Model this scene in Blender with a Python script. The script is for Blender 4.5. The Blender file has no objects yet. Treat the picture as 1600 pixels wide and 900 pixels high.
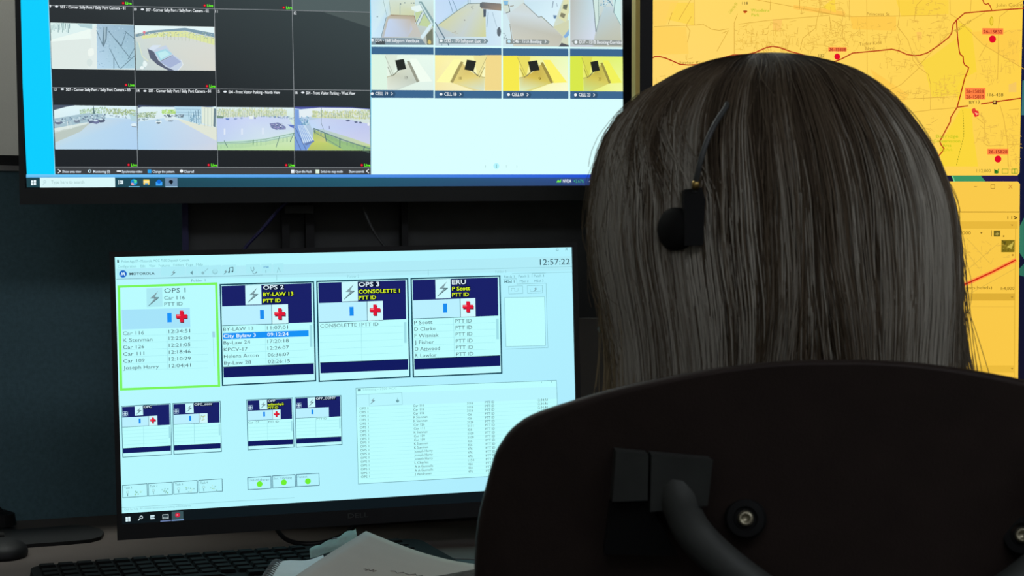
import bpy, bmesh, math, random
import numpy as np
from mathutils import Vector, Matrix
random.seed(7)
rng = np.random.default_rng(11)
C = bpy.context.scene.collection
PI = math.pi

# ------------------------------------------------------------------ camera, world, exposure
FPX, CX, CY = 2400.0, 800.0, 450.0
CAM = np.array([0.0, 0.0, 1.072])
PITCH, ROLL = math.atan(20 / 2400.0), -0.0115
_w = np.array([0, math.cos(PITCH), math.sin(PITCH)])
_r0 = np.array([1.0, 0, 0]); _u0 = np.cross(_r0, _w)
_r = math.cos(ROLL) * _r0 + math.sin(ROLL) * _u0
_u = -math.sin(ROLL) * _r0 + math.cos(ROLL) * _u0
cam_data = bpy.data.cameras.new('camera')
cam = bpy.data.objects.new('camera', cam_data); C.objects.link(cam)
cam_data.sensor_width = 36.0
cam_data.lens = FPX / 1600.0 * 36.0
cam_data.clip_start = 0.02
cam_data.dof.use_dof = True
cam_data.dof.focus_distance = 1.55
cam_data.dof.aperture_fstop = 20.0
M = Matrix(((_r[0], _u[0], -_w[0], CAM[0]), (_r[1], _u[1], -_w[1], CAM[1]), (_r[2], _u[2], -_w[2], CAM[2]), (0, 0, 0, 1)))
cam.matrix_world = M
sc = bpy.context.scene
sc.camera = cam
world = bpy.data.worlds.new('world'); sc.world = world
world.use_nodes = True
world.node_tree.nodes['Background'].inputs[0].default_value = (0.55, 0.6, 0.65, 1)
world.node_tree.nodes['Background'].inputs[1].default_value = 0.02
sc.view_settings.view_transform = 'Standard'
sc.view_settings.look = 'None'
sc.view_settings.gamma = 1.0
sc.view_settings.exposure = 0.0
sc.view_settings.use_curve_mapping = False
CEIL_WALL = 8.5       # radiance of the ceiling lights near the back wall
FILL_ROOM = 3.7      # radiance of the unseen fill panels added behind the camera

def ray(px, py):
    return _w + (px - CX) / FPX * _r - (py - CY) / FPX * _u
def P(px, py, depth):
    "a point of the room: seen at (px,py) in the photograph, depth metres along the view"
    return CAM + depth * ray(px, py)
def hit_z(px, py, z):
    d = ray(px, py); return CAM + (z - CAM[2]) / d[2] * d
def lin(c):
    out = []
    for v in c[:3]:
        v = v / 255.0
        out.append(v / 12.92 if v <= 0.04045 else ((v + 0.055) / 1.055) ** 2.4)
    return tuple(out)

# ------------------------------------------------------------------ materials
def mat(name, rgb, rough=0.6, spec=0.4, metal=0.0, var=0.12, scale=30.0, bump=0.0, bscale=None, coat=0.0, stretch=None):
    m = bpy.data.materials.new(name); m.use_nodes = True
    nt = m.node_tree; b = nt.nodes['Principled BSDF']
    b.inputs['Roughness'].default_value = rough
    b.inputs['Metallic'].default_value = metal
    b.inputs['Specular IOR Level'].default_value = spec
    b.inputs['Coat Weight'].default_value = coat
    c = lin(rgb)
    tc = nt.nodes.new('ShaderNodeTexCoord'); mp = nt.nodes.new('ShaderNodeMapping')
    nt.links.new(tc.outputs['Object'], mp.inputs[0])
    if stretch: mp.inputs['Scale'].default_value = stretch
    n = nt.nodes.new('ShaderNodeTexNoise'); n.inputs['Scale'].default_value = scale; n.inputs['Detail'].default_value = 4
    nt.links.new(mp.outputs[0], n.inputs['Vector'])
    r = nt.nodes.new('ShaderNodeValToRGB')
    r.color_ramp.elements[0].position = 0.3; r.color_ramp.elements[1].position = 0.7
    r.color_ramp.elements[0].color = (c[0] * (1 - var), c[1] * (1 - var), c[2] * (1 - var), 1)
    r.color_ramp.elements[1].color = (min(1, c[0] * (1 + var)), min(1, c[1] * (1 + var)), min(1, c[2] * (1 + var)), 1)
    nt.links.new(n.outputs[0], r.inputs[0]); nt.links.new(r.outputs[0], b.inputs['Base Color'])
    if bump:
        n2 = nt.nodes.new('ShaderNodeTexNoise'); n2.inputs['Scale'].default_value = bscale or scale * 8; n2.inputs['Detail'].default_value = 3
        nt.links.new(mp.outputs[0], n2.inputs['Vector'])
        bp = nt.nodes.new('ShaderNodeBump'); bp.inputs['Strength'].default_value = bump; bp.inputs['Distance'].default_value = 0.002
        nt.links.new(n2.outputs[0], bp.inputs['Height']); nt.links.new(bp.outputs[0], b.inputs['Normal'])
    return m

def emit_attr(name, sampled):
    m = bpy.data.materials.new(name); m.use_nodes = True
    nt = m.node_tree; b = nt.nodes['Principled BSDF']
    a = nt.nodes.new('ShaderNodeVertexColor'); a.layer_name = 'Col'
    b.inputs['Base Color'].default_value = (0, 0, 0, 1)
    b.inputs['Roughness'].default_value = 0.35
    b.inputs['Specular IOR Level'].default_value = 0.15
    nt.links.new(a.outputs['Color'], b.inputs['Emission Color'])
    b.inputs['Emission Strength'].default_value = 1.0
    m.cycles.emission_sampling = 'AUTO' if sampled else 'NONE'
    return m

def emit(name, rgb, s):
    m = bpy.data.materials.new(name); m.use_nodes = True
    b = m.node_tree.nodes['Principled BSDF']
    b.inputs['Base Color'].default_value = (0.8, 0.8, 0.8, 1)
    b.inputs['Emission Color'].default_value = (*lin(rgb), 1); b.inputs['Emission Strength'].default_value = s
    return m

def vcol_mat(name, rough, spec, trans=0.0):
    m = bpy.data.materials.new(name); m.use_nodes = True
    nt = m.node_tree; b = nt.nodes['Principled BSDF']
    a = nt.nodes.new('ShaderNodeVertexColor'); a.layer_name = 'Col'
    nt.links.new(a.outputs['Color'], b.inputs['Base Color'])
    b.inputs['Roughness'].default_value = rough; b.inputs['Specular IOR Level'].default_value = spec
    if trans:
        tl = nt.nodes.new('ShaderNodeBsdfTranslucent'); mx = nt.nodes.new('ShaderNodeMixShader'); mx.inputs[0].default_value = trans
        nt.links.new(a.outputs['Color'], tl.inputs['Color']); nt.links.new(b.outputs[0], mx.inputs[1]); nt.links.new(tl.outputs[0], mx.inputs[2])
        nt.links.new(mx.outputs[0], nt.nodes['Material Output'].inputs['Surface'])
    return m

MT = dict(
    wall=mat('painted_wall', (168, 165, 158), 0.8, 0.2, var=0.03, scale=6, bump=0.1, bscale=300),
    ceiling=mat('ceiling_tile', (190, 188, 182), 0.9, 0.1, var=0.05, scale=60),
    floor=mat('floor_carpet', (62, 62, 66), 0.95, 0.1, var=0.25, scale=120, bump=0.5, bscale=400),
    trim=mat('baseboard_vinyl', (45, 45, 46), 0.6),
    fabric=mat('teal_partition_fabric', (96, 127, 136), 0.95, 0.1, var=0.10, scale=200, bump=0.35, bscale=900),
    alu=mat('brushed_trim', (150, 150, 146), 0.45, 0.5, 0.3, var=0.06),
    black=mat('black_plastic', (22, 23, 24), 0.55, 0.35, var=0.15, scale=60, bump=0.05, bscale=700),
    bezel=mat('monitor_bezel', (30, 31, 33), 0.5, 0.35, var=0.08, scale=60),
    bezel2=mat('television_bezel', (38, 42, 42), 0.45, 0.4, var=0.08, scale=50),
    navy=mat('dark_blue_plastic', (44, 42, 92), 0.45, 0.4, var=0.1),
    dgrey=mat('dark_grey_steel', (70, 73, 72), 0.5, 0.4, var=0.1),
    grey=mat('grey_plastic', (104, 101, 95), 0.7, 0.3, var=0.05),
    desk=mat('desk_laminate', (106, 97, 91), 0.6, 0.3, var=0.07, scale=14),
    shell=mat('dark_brown_chair_shell', (44, 35, 31), 0.62, 0.25, var=0.12, scale=40, bump=0.15, bscale=900),
    cushion=mat('black_chair_fabric', (28, 27, 28), 0.95, 0.1, var=0.2, scale=200, bump=0.3),
    brk=mat('chair_bracket_metal', (64, 67, 64), 0.55, 0.3, 0.2, var=0.1, scale=60),
    rubber=mat('black_rubber', (14, 15, 15), 0.7, 0.2, var=0.1),
    screw=mat('screw_metal', (170, 165, 140), 0.35, 0.5, 0.8, var=0.1),
    paper=mat('white_paper', (202, 199, 196), 0.85, 0.2, var=0.02, scale=40),
    paper2=mat('notebook_page', (236, 246, 250), 0.85, 0.2, var=0.03, scale=40),
    mint=mat('mint_tissue', (222, 248, 244), 0.9, 0.1, var=0.06, scale=80, bump=0.3, bscale=160),
    pencil=mat('pencil_mark', (150, 148, 146), 0.9, 0.1),
    wire=mat('coil_wire', (120, 120, 122), 0.4, 0.5, 0.7),
    skin=mat('skin', (196, 142, 118), 0.55, 0.35, var=0.06, scale=60),
    lips=mat('lips', (160, 88, 84), 0.5, 0.35),
    eye=mat('eye_white', (225, 222, 215), 0.25, 0.5, var=0.02),
    iris=mat('iris', (60, 70, 72), 0.2, 0.5),
    knit=mat('grey_knit', (88, 90, 88), 0.95, 0.1, var=0.3, scale=140, bump=0.8, bscale=260, stretch=(1, 1, 3)),
    pants=mat('dark_trousers', (30, 32, 40), 0.9, 0.15, var=0.15, scale=120),
    shoe=mat('black_shoe', (20, 20, 20), 0.5, 0.4),
    cream=mat('gap_light_cream', (240, 214, 120), 0.6, 0.3, var=0.04),
    chrome=mat('polished_steel', (170, 172, 175), 0.3, 0.5, 0.9, var=0.05),
    gold=mat('glint_brass', (190, 160, 90), 0.3, 0.5, 0.8),
    scr_big=emit_attr('screen_light', True),
    scr_fine=emit_attr('screen_print', False),
    hair=vcol_mat('hair_strands', 0.5, 0.14, 0.3),
    keycap=mat('keycap_plastic', (15, 16, 17), 0.85, 0.12, var=0.1),
    hairbase=mat('hair_underlayer', (40, 33, 27), 0.9, 0.08, var=0.35, scale=160, stretch=(1, 1, .08)),
    lamp_wall=emit('ceiling_lamp_diffuser', (246, 252, 246), CEIL_WALL),
    fill_room=emit('fill_diffuser', (240, 244, 255), FILL_ROOM),
)

# ------------------------------------------------------------------ object helpers
def thing(name, label, cat, loc, group=None):
    o = bpy.data.objects.new(name, None); C.objects.link(o)
    o.location = Vector(loc); o['label'] = label; o['category'] = cat
    o.empty_display_size = 0.05
    if group: o['group'] = group
    return o
def tag(o, label, cat, group=None):
    o['label'] = label; o['category'] = cat
    if group: o['group'] = group
    return o
def base_of(parent):
    v = Vector((0, 0, 0))
    while parent is not None:
        v = v + parent.location; parent = parent.parent
    return v
def link(name, me, m, parent=None, label=None, smooth=False):
    "mesh in room coordinates -> object under its parent (parents are never rotated)"
    off = base_of(parent)
    if parent is not None:
        me.transform(Matrix.Translation(-off))
    if m is not None and not me.materials: me.materials.append(m)
    if smooth: me.polygons.foreach_set('use_smooth', [True] * len(me.polygons))
    o = bpy.data.objects.new(name, me); C.objects.link(o)
    if parent is not None: o.parent = parent
    if label: o['label'] = label
    return o
def obj(name, bm, m, parent=None, label=None, smooth=False, bev=0.0, seg=2):
    if bev:
        es = [e for e in bm.edges if len(e.link_faces) == 2 and e.calc_face_angle(0) > 0.6]
        bmesh.ops.bevel(bm, geom=es, offset=bev, segments=seg, affect='EDGES', profile=0.6)
    bmesh.ops.recalc_face_normals(bm, faces=bm.faces)
    me = bpy.data.meshes.new(name); bm.to_mesh(me); bm.free()
    return link(name, me, m, parent, label, smooth)
def BM(): return bmesh.new()
def frame(origin, yaw=0.0, rot=None):
    m = (rot if rot is not None else Matrix.Rotation(yaw, 4, 'Z')).copy()
    m.translation = Vector(origin); return m
def box(bm, lo, hi, mx=None):
    vs = []
    for z in (lo[2], hi[2]):
        for y in (lo[1], hi[1]):
            for x in (lo[0], hi[0]):
                v = Vector((x, y, z)); vs.append(bm.verts.new(mx @ v if mx else v))
    for q in ((0, 2, 3, 1), (4, 5, 7, 6), (0, 1, 5, 4), (2, 6, 7, 3), (0, 4, 6, 2), (1, 3, 7, 5)):
        bm.faces.new([vs[i] for i in q])
    return vs
def tube(bm, pts, rad, seg=10, closed=False):
    pts = [Vector(p) for p in pts]; n = len(pts)
    rads = rad if hasattr(rad, '__len__') else [rad] * n
    rings = []; up = Vector((0.13, 0.21, 0.97)).normalized()
    t0 = (pts[1] - pts[0]).normalized(); nx = t0.cross(up)
    if nx.length < 1e-3: nx = t0.cross(Vector((1, 0, 0)))
    nx.normalize()
    for i in range(n):
        a = pts[max(i - 1, 0)]; b = pts[min(i + 1, n - 1)]
        if closed: a = pts[(i - 1) % n]; b = pts[(i + 1) % n]
        t = (b - a).normalized(); nx = (nx - t * nx.dot(t)).normalized(); ny = t.cross(nx)
        rings.append([bm.verts.new(pts[i] + (nx * math.cos(2 * PI * k / seg) + ny * math.sin(2 * PI * k / seg)) * rads[i]) for k in range(seg)])
    for i in range(n - 1 + (1 if closed else 0)):
        A, B = rings[i], rings[(i + 1) % n]
        for k in range(seg): bm.faces.new((A[k], A[(k + 1) % seg], B[(k + 1) % seg], B[k]))
    if not closed:
        bm.faces.new(list(reversed(rings[0]))); bm.faces.new(rings[-1])
def lathe(bm, prof, mx, seg=24):
    rings = []
    for (r, z) in prof:
        if r < 1e-6: rings.append([bm.verts.new(mx @ Vector((0, 0, z)))])
        else: rings.append([bm.verts.new(mx @ Vector((r * math.cos(2 * PI * k / seg), r * math.sin(2 * PI * k / seg), z))) for k in range(seg)])
    for A, B in zip(rings[:-1], rings[1:]):
        for k in range(seg):
            k2 = (k + 1) % seg
            if len(A) == 1: bm.faces.new((A[0], B[k], B[k2]))
            elif len(B) == 1: bm.faces.new((A[k], A[k2], B[0]))
            else: bm.faces.new((A[k], A[k2], B[k2], B[k]))
def spline(pts, n=8):
    pts = [np.array(p, float) for p in pts]; out = []
    for i in range(len(pts) - 1):
        p0 = pts[max(i - 1, 0)]; p1 = pts[i]; p2 = pts[i + 1]; p3 = pts[min(i + 2, len(pts) - 1)]
        for k in range(n):
            t = k / n
            out.append(0.5 * (2 * p1 + (p2 - p0) * t + (2 * p0 - 5 * p1 + 4 * p2 - p3) * t * t + (3 * p1 - p0 - 3 * p2 + p3) * t ** 3))
    out.append(pts[-1]); return out
def prism(bm, outline, thick_vec, flip=False):
    "outline: list of room points; extruded by thick_vec"
    a = [bm.verts.new(Vector(p)) for p in outline]; b = [bm.verts.new(Vector(p) + Vector(thick_vec)) for p in outline]
    bm.faces.new(a); bm.faces.new(list(reversed(b)))
    n = len(a)
    for i in range(n): bm.faces.new((a[i], b[i], b[(i + 1) % n], a[(i + 1) % n]))

# ------------------------------------------------------------------ the room (console row runs 22 degrees off the view)
YAW = math.radians(22)
D0 = Vector((-0.585, 1.975, 0.0))
RF = frame(D0, YAW)
def rw(a, b, z): return RF @ Vector((a, b, z))
def struct(name, bm, m):
    o = obj(name, bm, m); o['kind'] = 'structure'; return o
RX0, RX1, RY0, RY1, RH = -2.0, 3.2, -4.2, 0.85, 2.6
b = BM(); box(b, (RX0, RY0, -0.1), (RX1, RY1, 0), RF); struct('floor', b, MT['floor'])
b = BM(); box(b, (RX0, RY0, RH), (RX1, RY1, RH + 0.1), RF); struct('ceiling', b, MT['ceiling'])
b = BM(); box(b, (RX0, RY1, 0), (RX1, RY1 + 0.1, RH), RF); struct('wall_back', b, MT['wall'])
b = BM(); box(b, (RX0, RY0 - 0.1, 0), (RX1, RY0, RH), RF); struct('wall_front', b, MT['wall'])
b = BM(); box(b, (RX0 - 0.1, RY0, 0), (RX0, RY1, RH), RF); struct('wall_left', b, MT['wall'])
b = BM(); box(b, (RX1, RY0, 0), (RX1 + 0.1, RY1, RH), RF); struct('wall_right', b, MT['wall'])
b = BM(); box(b, (RX0, RY1 - 0.012, 0), (RX1, RY1, 0.1), RF); struct('baseboard_back', b, MT['trim'])
b = BM(); box(b, (RX0, RY0, 0), (RX0 + 0.012, RY1 - 0.012, 0.1), RF); struct('baseboard_left', b, MT['trim'])
b = BM(); box(b, (RX1 - 0.012, RY0, 0), (RX1, RY1 - 0.012, 0.1), RF); struct('baseboard_right', b, MT['trim'])

def ceiling_lamp(a, bb, w, h, m, label):
    t = thing('ceiling_light', label, 'light', rw(a, bb, RH - 0.05))
    bm = BM(); box(bm, (a - w / 2, bb - h / 2, RH - 0.012), (a + w / 2, bb + h / 2, RH - 0.03), RF); obj('diffuser', bm, m, t)
    bm = BM()
    for lo, hi in (((-w / 2 - .02, -h / 2 - .02), (w / 2 + .02, -h / 2)), ((-w / 2 - .02, h / 2), (w / 2 + .02, h / 2 + .02)),
                   ((-w / 2 - .02, -h / 2), (-w / 2, h / 2)), ((w / 2, -h / 2), (w / 2 + .02, h / 2))):
        box(bm, (a + lo[0], bb + lo[1], RH - 0.035), (a + hi[0], bb + hi[1], RH), RF)
    obj('lamp_frame', bm, MT['alu'], t)
ceiling_lamp(0.3, 0.42, 2.6, 0.3, MT['lamp_wall'], 'long ceiling light panel above the gap behind the console partition')
for a, nm in ((-1.1, 'left'), (0.35, 'middle'), (1.8, 'right')):
    ceiling_lamp(a, -3.3, 1.1, 0.9, MT['fill_room'], 'unseen fill panel added on the ceiling behind the camera, %s one of three' % nm)

# partition behind the desk
DZ = 0.80
t = thing('partition', 'dark teal fabric partition with pale top rail behind the desk', 'partition', rw(0.7, 0.03, 0))
PZ = 1.2445
bm = BM(); box(bm, (-1.2, 0.0, 0.02), (2.6, 0.05, PZ), RF); obj('fabric_panel', bm, MT['fabric'], t)
bm = BM(); box(bm, (-1.2, -0.006, PZ), (2.6, 0.056, PZ + 0.0065), RF); obj('top_rail', bm, MT['alu'], t, 'pale metal top rail')
bm = BM(); box(bm, (-1.2, 0.004, PZ + 0.0065), (2.6, 0.05, PZ + 0.0205), RF); obj('cap_strip', bm, MT['black'], t, 'black cap strip')
for a in (-1.2, 2.56):
    bm = BM(); box(bm, (a, -0.004, 0), (a + .04, 0.054, 0.02), RF); obj('foot', bm, MT['black'], t)

# desk
t = thing('desk', 'taupe laminate desk carrying the monitors and keyboard', 'desk', rw(0.6, -0.5, 0))
bm = BM(); box(bm, (-1.1, -1.0, DZ - 0.03), (2.4, -0.004, DZ), RF); obj('desk_top', bm, MT['desk'], t, bev=0.004)
for a in (-1.05, 2.3):
    bm = BM(); box(bm, (a, -0.85, 0), (a + .05, -0.1, DZ - 0.03), RF); obj('leg', bm, MT['dgrey'], t)
bm = BM(); box(bm, (-1.0, -0.12, 0.3), (2.3, -0.1, DZ - 0.03), RF); obj('modesty_panel', bm, MT['grey'], t)

# ------------------------------------------------------------------ flat print on real screens
def rot3(yaw, tilt, roll):
    return np.array((Matrix.Rotation(yaw, 3, 'Z') @ Matrix.Rotation(tilt, 3, 'X') @ Matrix.Rotation(roll, 3, 'Y')))
_text_cache = {}
def text_mesh(s, bold):
    k = (s, bold)
    if k not in _text_cache:
        cu = bpy.data.curves.new('lettering', 'FONT'); cu.body = s; cu.size = 1.0; cu.resolution_u = 2; cu.offset = bold
        ob = bpy.data.objects.new('lettering', cu)
        me = bpy.data.meshes.new_from_object(ob)
        v = np.zeros(len(me.vertices) * 3); me.vertices.foreach_get('co', v); v = v.reshape(-1, 3)[:, :2]
        f = [tuple(p.vertices) for p in me.polygons]
        bpy.data.objects.remove(ob); bpy.data.curves.remove(cu); bpy.data.meshes.remove(me)
        _text_cache[k] = (v, f)
    return _text_cache[k]
EPS = 0.00010
class Canvas:
    def __init__(self, center, R, parent):
        self.p = np.array(center); self.R = R; self.parent = parent; self.v = []; self.f = []; self.c = []; self.m = []; self.wash = None
    def loc(self, px, py):
        d = ray(px, py); n = self.R[:, 1]
        X = CAM + ((self.p - CAM) @ n) / (d @ n) * d - self.p
        return np.array([X @ self.R[:, 0], X @ self.R[:, 2]])
    def scale(self, px, py): return np.linalg.norm(self.loc(px + 1, py) - self.loc(px, py))
    def add(self, pts2, col, layer, big=False):
        i0 = len(self.v)
        for q in pts2: self.v.append((q[0], -EPS * layer, q[1]))
        self.f.append(tuple(range(i0, i0 + len(pts2)))); self.m.append(0 if big else 1)
        ks = list(col) if isinstance(col[0], (tuple, list)) else [col] * len(pts2)
        if self.wash: w_, a_ = self.wash; ks = [tuple(k[i] * (1 - a_) + w_[i] * a_ for i in range(3)) for k in ks]
        self.c += [lin(k) for k in ks]
    def poly(self, pts, col, layer, big=False): self.add([self.loc(*q) for q in pts], col, layer, big)
    def rect(self, x0, y0, x1, y1, col, layer, big=False):
        "rectangle aligned with the screen whose corners show at (x0,y0) and (x1,y1)"
        a = self.loc(x0, y0); b = self.loc(x1, y1)
        self.add([(a[0], a[1]), (b[0], a[1]), (b[0], b[1]), (a[0], b[1])], col, layer, big)
    def line(self, pts, w, col, layer, closed=False):
        L = [self.loc(*q) for q in pts]
        if closed: L.append(L[0])
        hw = 0.5 * w * self.scale(*pts[0])
        for a, b in zip(L[:-1], L[1:]):
            d = b - a; n = np.linalg.norm(d)
            if n < 1e-9: continue
            d = d / n; o = np.array([-d[1], d[0]]) * hw; e = d * hw * 0.6
            self.add([a - e - o, b + e - o, b + e + o, a - e + o], col, layer)
    def disc(self, px, py, r, col, layer, n=14, ry=None, a0=0.0):
        c = self.loc(px, py); s = self.scale(px, py); ry = ry or r
        self.add([(c[0] + s * r * math.cos(2 * PI * k / n + a0), c[1] + s * ry * math.sin(2 * PI * k / n + a0)) for k in range(n)], col, layer)
    def blob(self, px, py, rx, ry, col, layer, n=9):
        self.poly([(px + rx * math.cos(2 * PI * k / n) * random.uniform(.7, 1.15), py + ry * math.sin(2 * PI * k / n) * random.uniform(.7, 1.15)) for k in range(n)], col, layer)
    def specks(self, quad, n, cols, rx, ry, layer):
        for _ in range(n):
            x, y = bil(quad, random.random(), random.random())
            self.blob(x, y, random.uniform(*rx), random.uniform(*ry), random.choice(cols), layer, 6)
    def text(self, s, x0, x1, yb, cap, col, layer, bold=0.0, ang=0.0):
        v, f = text_mesh(s, bold)
        if len(v) == 0: return
        c = self.loc(x0, yb); sc_ = self.scale(x0, yb)
        wid = v[:, 0].max() - v[:, 0].min()
        sx = (x1 - x0) * sc_ / wid; sy = cap * sc_ / 0.70
        q = np.stack([(v[:, 0] - v[:, 0].min()) * sx, v[:, 1] * sy], 1)
        ca, sa = math.cos(ang), math.sin(ang)
        q = np.stack([q[:, 0] * ca - q[:, 1] * sa, q[:, 0] * sa + q[:, 1] * ca], 1) + c
        i0 = len(self.v); lc = lin(col)
        self.v += [(a[0], -EPS * layer, a[1]) for a in q]; self.c += [lc] * len(q)
        self.f += [tuple(i + i0 for i in t) for t in f]; self.m += [1] * len(f)
    def end(self, name, parent=None):
        if not self.v: return None
        V = np.array(self.v) @ self.R.T + self.p
        me = bpy.data.meshes.new(name)
        me.from_pydata([tuple(a) for a in V], [], self.f)
        at = me.color_attributes.new('Col', 'FLOAT_COLOR', 'POINT')
        cc = np.ones((len(self.c), 4), np.float32); cc[:, :3] = self.c
        at.data.foreach_set('color', cc.ravel())
        me.materials.append(MT['scr_big']); me.materials.append(MT['scr_fine'])
        me.polygons.foreach_set('material_index', self.m)
        me.update()
        self.v = []; self.f = []; self.c = []; self.m = []
        return link(name, me, None, parent if parent is not None else self.parent)
def bil(q, u, v):
    a = np.array(q, float)
    return tuple((a[0] * (1 - u) + a[1] * u) * (1 - v) + (a[3] * (1 - u) + a[2] * u) * v)
def crop(ox, oy, s): return lambda *pts: [(ox + x / s, oy + y / s) for x, y in pts]

def display(root, center, R, W, H, bez, depth, bmat, name='bezel'):
    "bezel ring, back cover and the black panel of a flat screen; bez = left, right, top, bottom"
    Mx = Matrix([list(r) + [0] for r in R.tolist()] + [[0, 0, 0, 1]]); Mx.translation = Vector(center)
    l, r, tp, bt = bez; w, h = W / 2, H / 2
    bm = BM()
    for lo, hi in (((-w - l, -h - bt), (-w, h + tp)), ((w, -h - bt), (w + r, h + tp)), ((-w, h), (w, h + tp)), ((-w, -h - bt), (w, -h))):
        box(bm, (lo[0], -0.003, lo[1]), (hi[0], 0.012, hi[1]), Mx)
    obj(name, bm, bmat, root, bev=0.0012, seg=1)
    bm = BM(); box(bm, (-w - l + .002, 0.0125, -h - bt + .002), (w + r - .002, depth * .6, h + tp - .002), Mx)
    box(bm, (-w * .6, depth * .6, -h * .6), (w * .6, depth, h * .6), Mx)
    obj('back_cover', bm, MT['black'], root, bev=0.003, seg=1)
    bm = BM(); box(bm, (-w, 0.0002, -h), (w, 0.012, h), Mx)
    s = obj('screen', bm, MT['black'], root)
    return s, Mx

# ================================================================== the wide television (camera wall)
TR = rot3(0.2181, 0.0505, -0.0098); TW, TH = 0.72, 0.405
_pb = np.array([-0.2098, 1.847, 1.3169]) + TR @ np.array([0, 0, -0.1051])
TC = _pb + TR @ np.array([0, 0, TH / 2])
tv = thing('television', 'wide television showing camera views on a bright cyan desktop', 'television', Vector(TC) + Vector((0, 0, -TH / 2 - .02)))
scr, TM = display(tv, TC, TR, TW, TH, (.0062, .0208, .013, .0185), .045, MT['bezel2'])
cv = Canvas(TC, TR, scr)
K0 = (36, 41, 45); K1 = (26, 31, 36)
CY_ = (10, 206, 255)
# desktop and taskbar
cv.poly([(29.5, 0), (27, -60), (966, -60), (973.5, 150), (975, 274.5), (42, 274.5)], CY_, 1, True)
cv.end('desktop_background')
cv.poly([(41, 272.5), (975, 272.5), (975, 278), (41, 278)], [(120, 205, 250), (10, 60, 215), (10, 60, 215), (95, 180, 235)], 4)
cv.poly([(41.3, 277.3), (560, 277.3), (560, 292.4), (42, 293)], [(30, 70, 80), (36, 92, 112), (36, 82, 104), (30, 66, 76)], 4); cv.poly([(560, 277.3), (975, 277.3), (975, 292), (560, 292.4)], [(36, 92, 112), (52, 76, 150), (50, 64, 126), (36, 82, 104)], 4)
for (x, y) in ((48.5, 281.8), (52.7, 281.3), (48.5, 285.8), (52.7, 285.4)): cv.rect(x, y, x + 3.7, y + 3.6, (235, 250, 255), 5)
cv.rect(62.2, 277.6, 180, 292.6, (216, 248, 250), 5)
cv.disc(70, 284, 2.2, (170, 205, 210), 6); cv.disc(70, 284, 1.5, (216, 248, 250), 7); cv.line([(69, 286), (67.5, 288.5)], .8, (170, 205, 210), 7)
cv.text('Type here to search', 80, 132, 287, 5.2, (158, 190, 192), 6)
cv.line([(185.5, 281.5), (185.5, 288)], 1, (220, 240, 245), 5); cv.rect(187, 282, 192.5, 287.5, (220, 240, 245), 5); cv.rect(188.2, 283.5, 189.8, 286, (40, 80, 95), 6)
cv.disc(209.4, 284.8, 5.2, (20, 150, 220), 5); cv.blob(211, 283.5, 3.6, 3, (90, 220, 150), 6); cv.blob(207, 287.5, 2.6, 2.4, (240, 160, 170), 6); cv.blob(208, 284, 2, 1.6, (20, 90, 190), 7)
cv.line([(201.5, 291.7), (218, 291.7)], 1.1, (120, 200, 240), 5)
cv.rect(224, 280.5, 233.5, 288.5, (250, 214, 90), 5); cv.rect(224, 283, 233.5, 285, (250, 240, 190), 6); cv.rect(226.5, 286, 231.5, 288.5, (70, 160, 220), 6)
cv.poly([(243.5, 284), (248.5, 280), (253.5, 284), (253.5, 290), (243.5, 290)], (20, 110, 220), 5); cv.poly([(243.5, 284), (248.5, 287.5), (253.5, 284), (253.5, 290), (243.5, 290)], (60, 165, 250), 6)
cv.rect(258, 278, 277.5, 292.6, (108, 140, 170), 5); cv.blob(267.5, 284, 4, 2.8, (14, 22, 34), 6); cv.poly([(265, 284), (270, 284), (267.5, 289)], (14, 22, 34), 6); cv.line([(259, 292), (277, 292)], 1.2, (170, 215, 240), 6)
cv.poly([(869, 285), (872, 280.5), (874, 283), (877, 279.5), (876, 285)], (120, 235, 70), 6)
cv.text('NVDA', 879.5, 892.5, 285.4, 5, (240, 248, 255), 6, .01); cv.text('+2.67%', 896, 912, 285.4, 4.6, (70, 190, 120), 6)
cv.line([(920.5, 284), (923, 281.5), (925.5, 284)], 1.1, (225, 235, 245), 6)
cv.end('taskbar')
# left application : grid of camera views
cv.poly([(75.5, -4), (86, 273), (579.3, 273), (578, -4)], [(44, 50, 53), (30, 34, 38), (31, 35, 39), (62, 74, 76)], 2)
cv.poly([(456.2, -4), (578, -4), (578, 19), (456.6, 15.5)], (82, 96, 97), 3)  # paler patches here paint the glare over the upper right cells
cv.poly([(505, 19), (578, 19.3), (578.3, 43)], (78, 90, 90), 3)
cv.poly([(86, 261.5), (579, 262), (579.2, 272.8), (86.5, 272.8)], (62, 65, 68), 3)
cv.line([(75.5, -4), (81, 140), (86, 273)], 1.0, (150, 225, 250), 4)
G = (140, 146, 150)
for c in ([(207.3, -4), (211.5, 140), (215.2, 261.5)], [(334.5, -4), (337.6, 140), (340.3, 261.5)], [(456.2, -4), (459, 140), (460.5, 261.5)], [(578, -4), (578.6, 140), (579.3, 273)],
          [(76.5, 8.6), (208, 9.8), (335, 13.8), (457, 16.3), (578, 19.3)], [(81, 136.8), (211, 138), (338, 139), (459, 140.2), (578.5, 141.4)], [(86, 261), (579, 262)]):
    cv.line(c, .9, G, 5)
cv.end('camera_grid')
for x, y in ((192.5, 5), (319.8, 8.7), (443.2, 12), (197, 132.8), (323.4, 134.6), (201, 257.6), (326, 257.8), (447.2, 258), (565.3, 258)):
    cv.disc(x, y, 2.3, (120, 0, 18), 6); cv.disc(x, y, 1.5, (255, 40, 60), 7)
    cv.text('Live', x + 3.8, x + 13.2, y + 2.1, 4.2, (110, 255, 40), 7, .03); cv.end('live_tag')
WH = (240, 246, 250)
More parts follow.
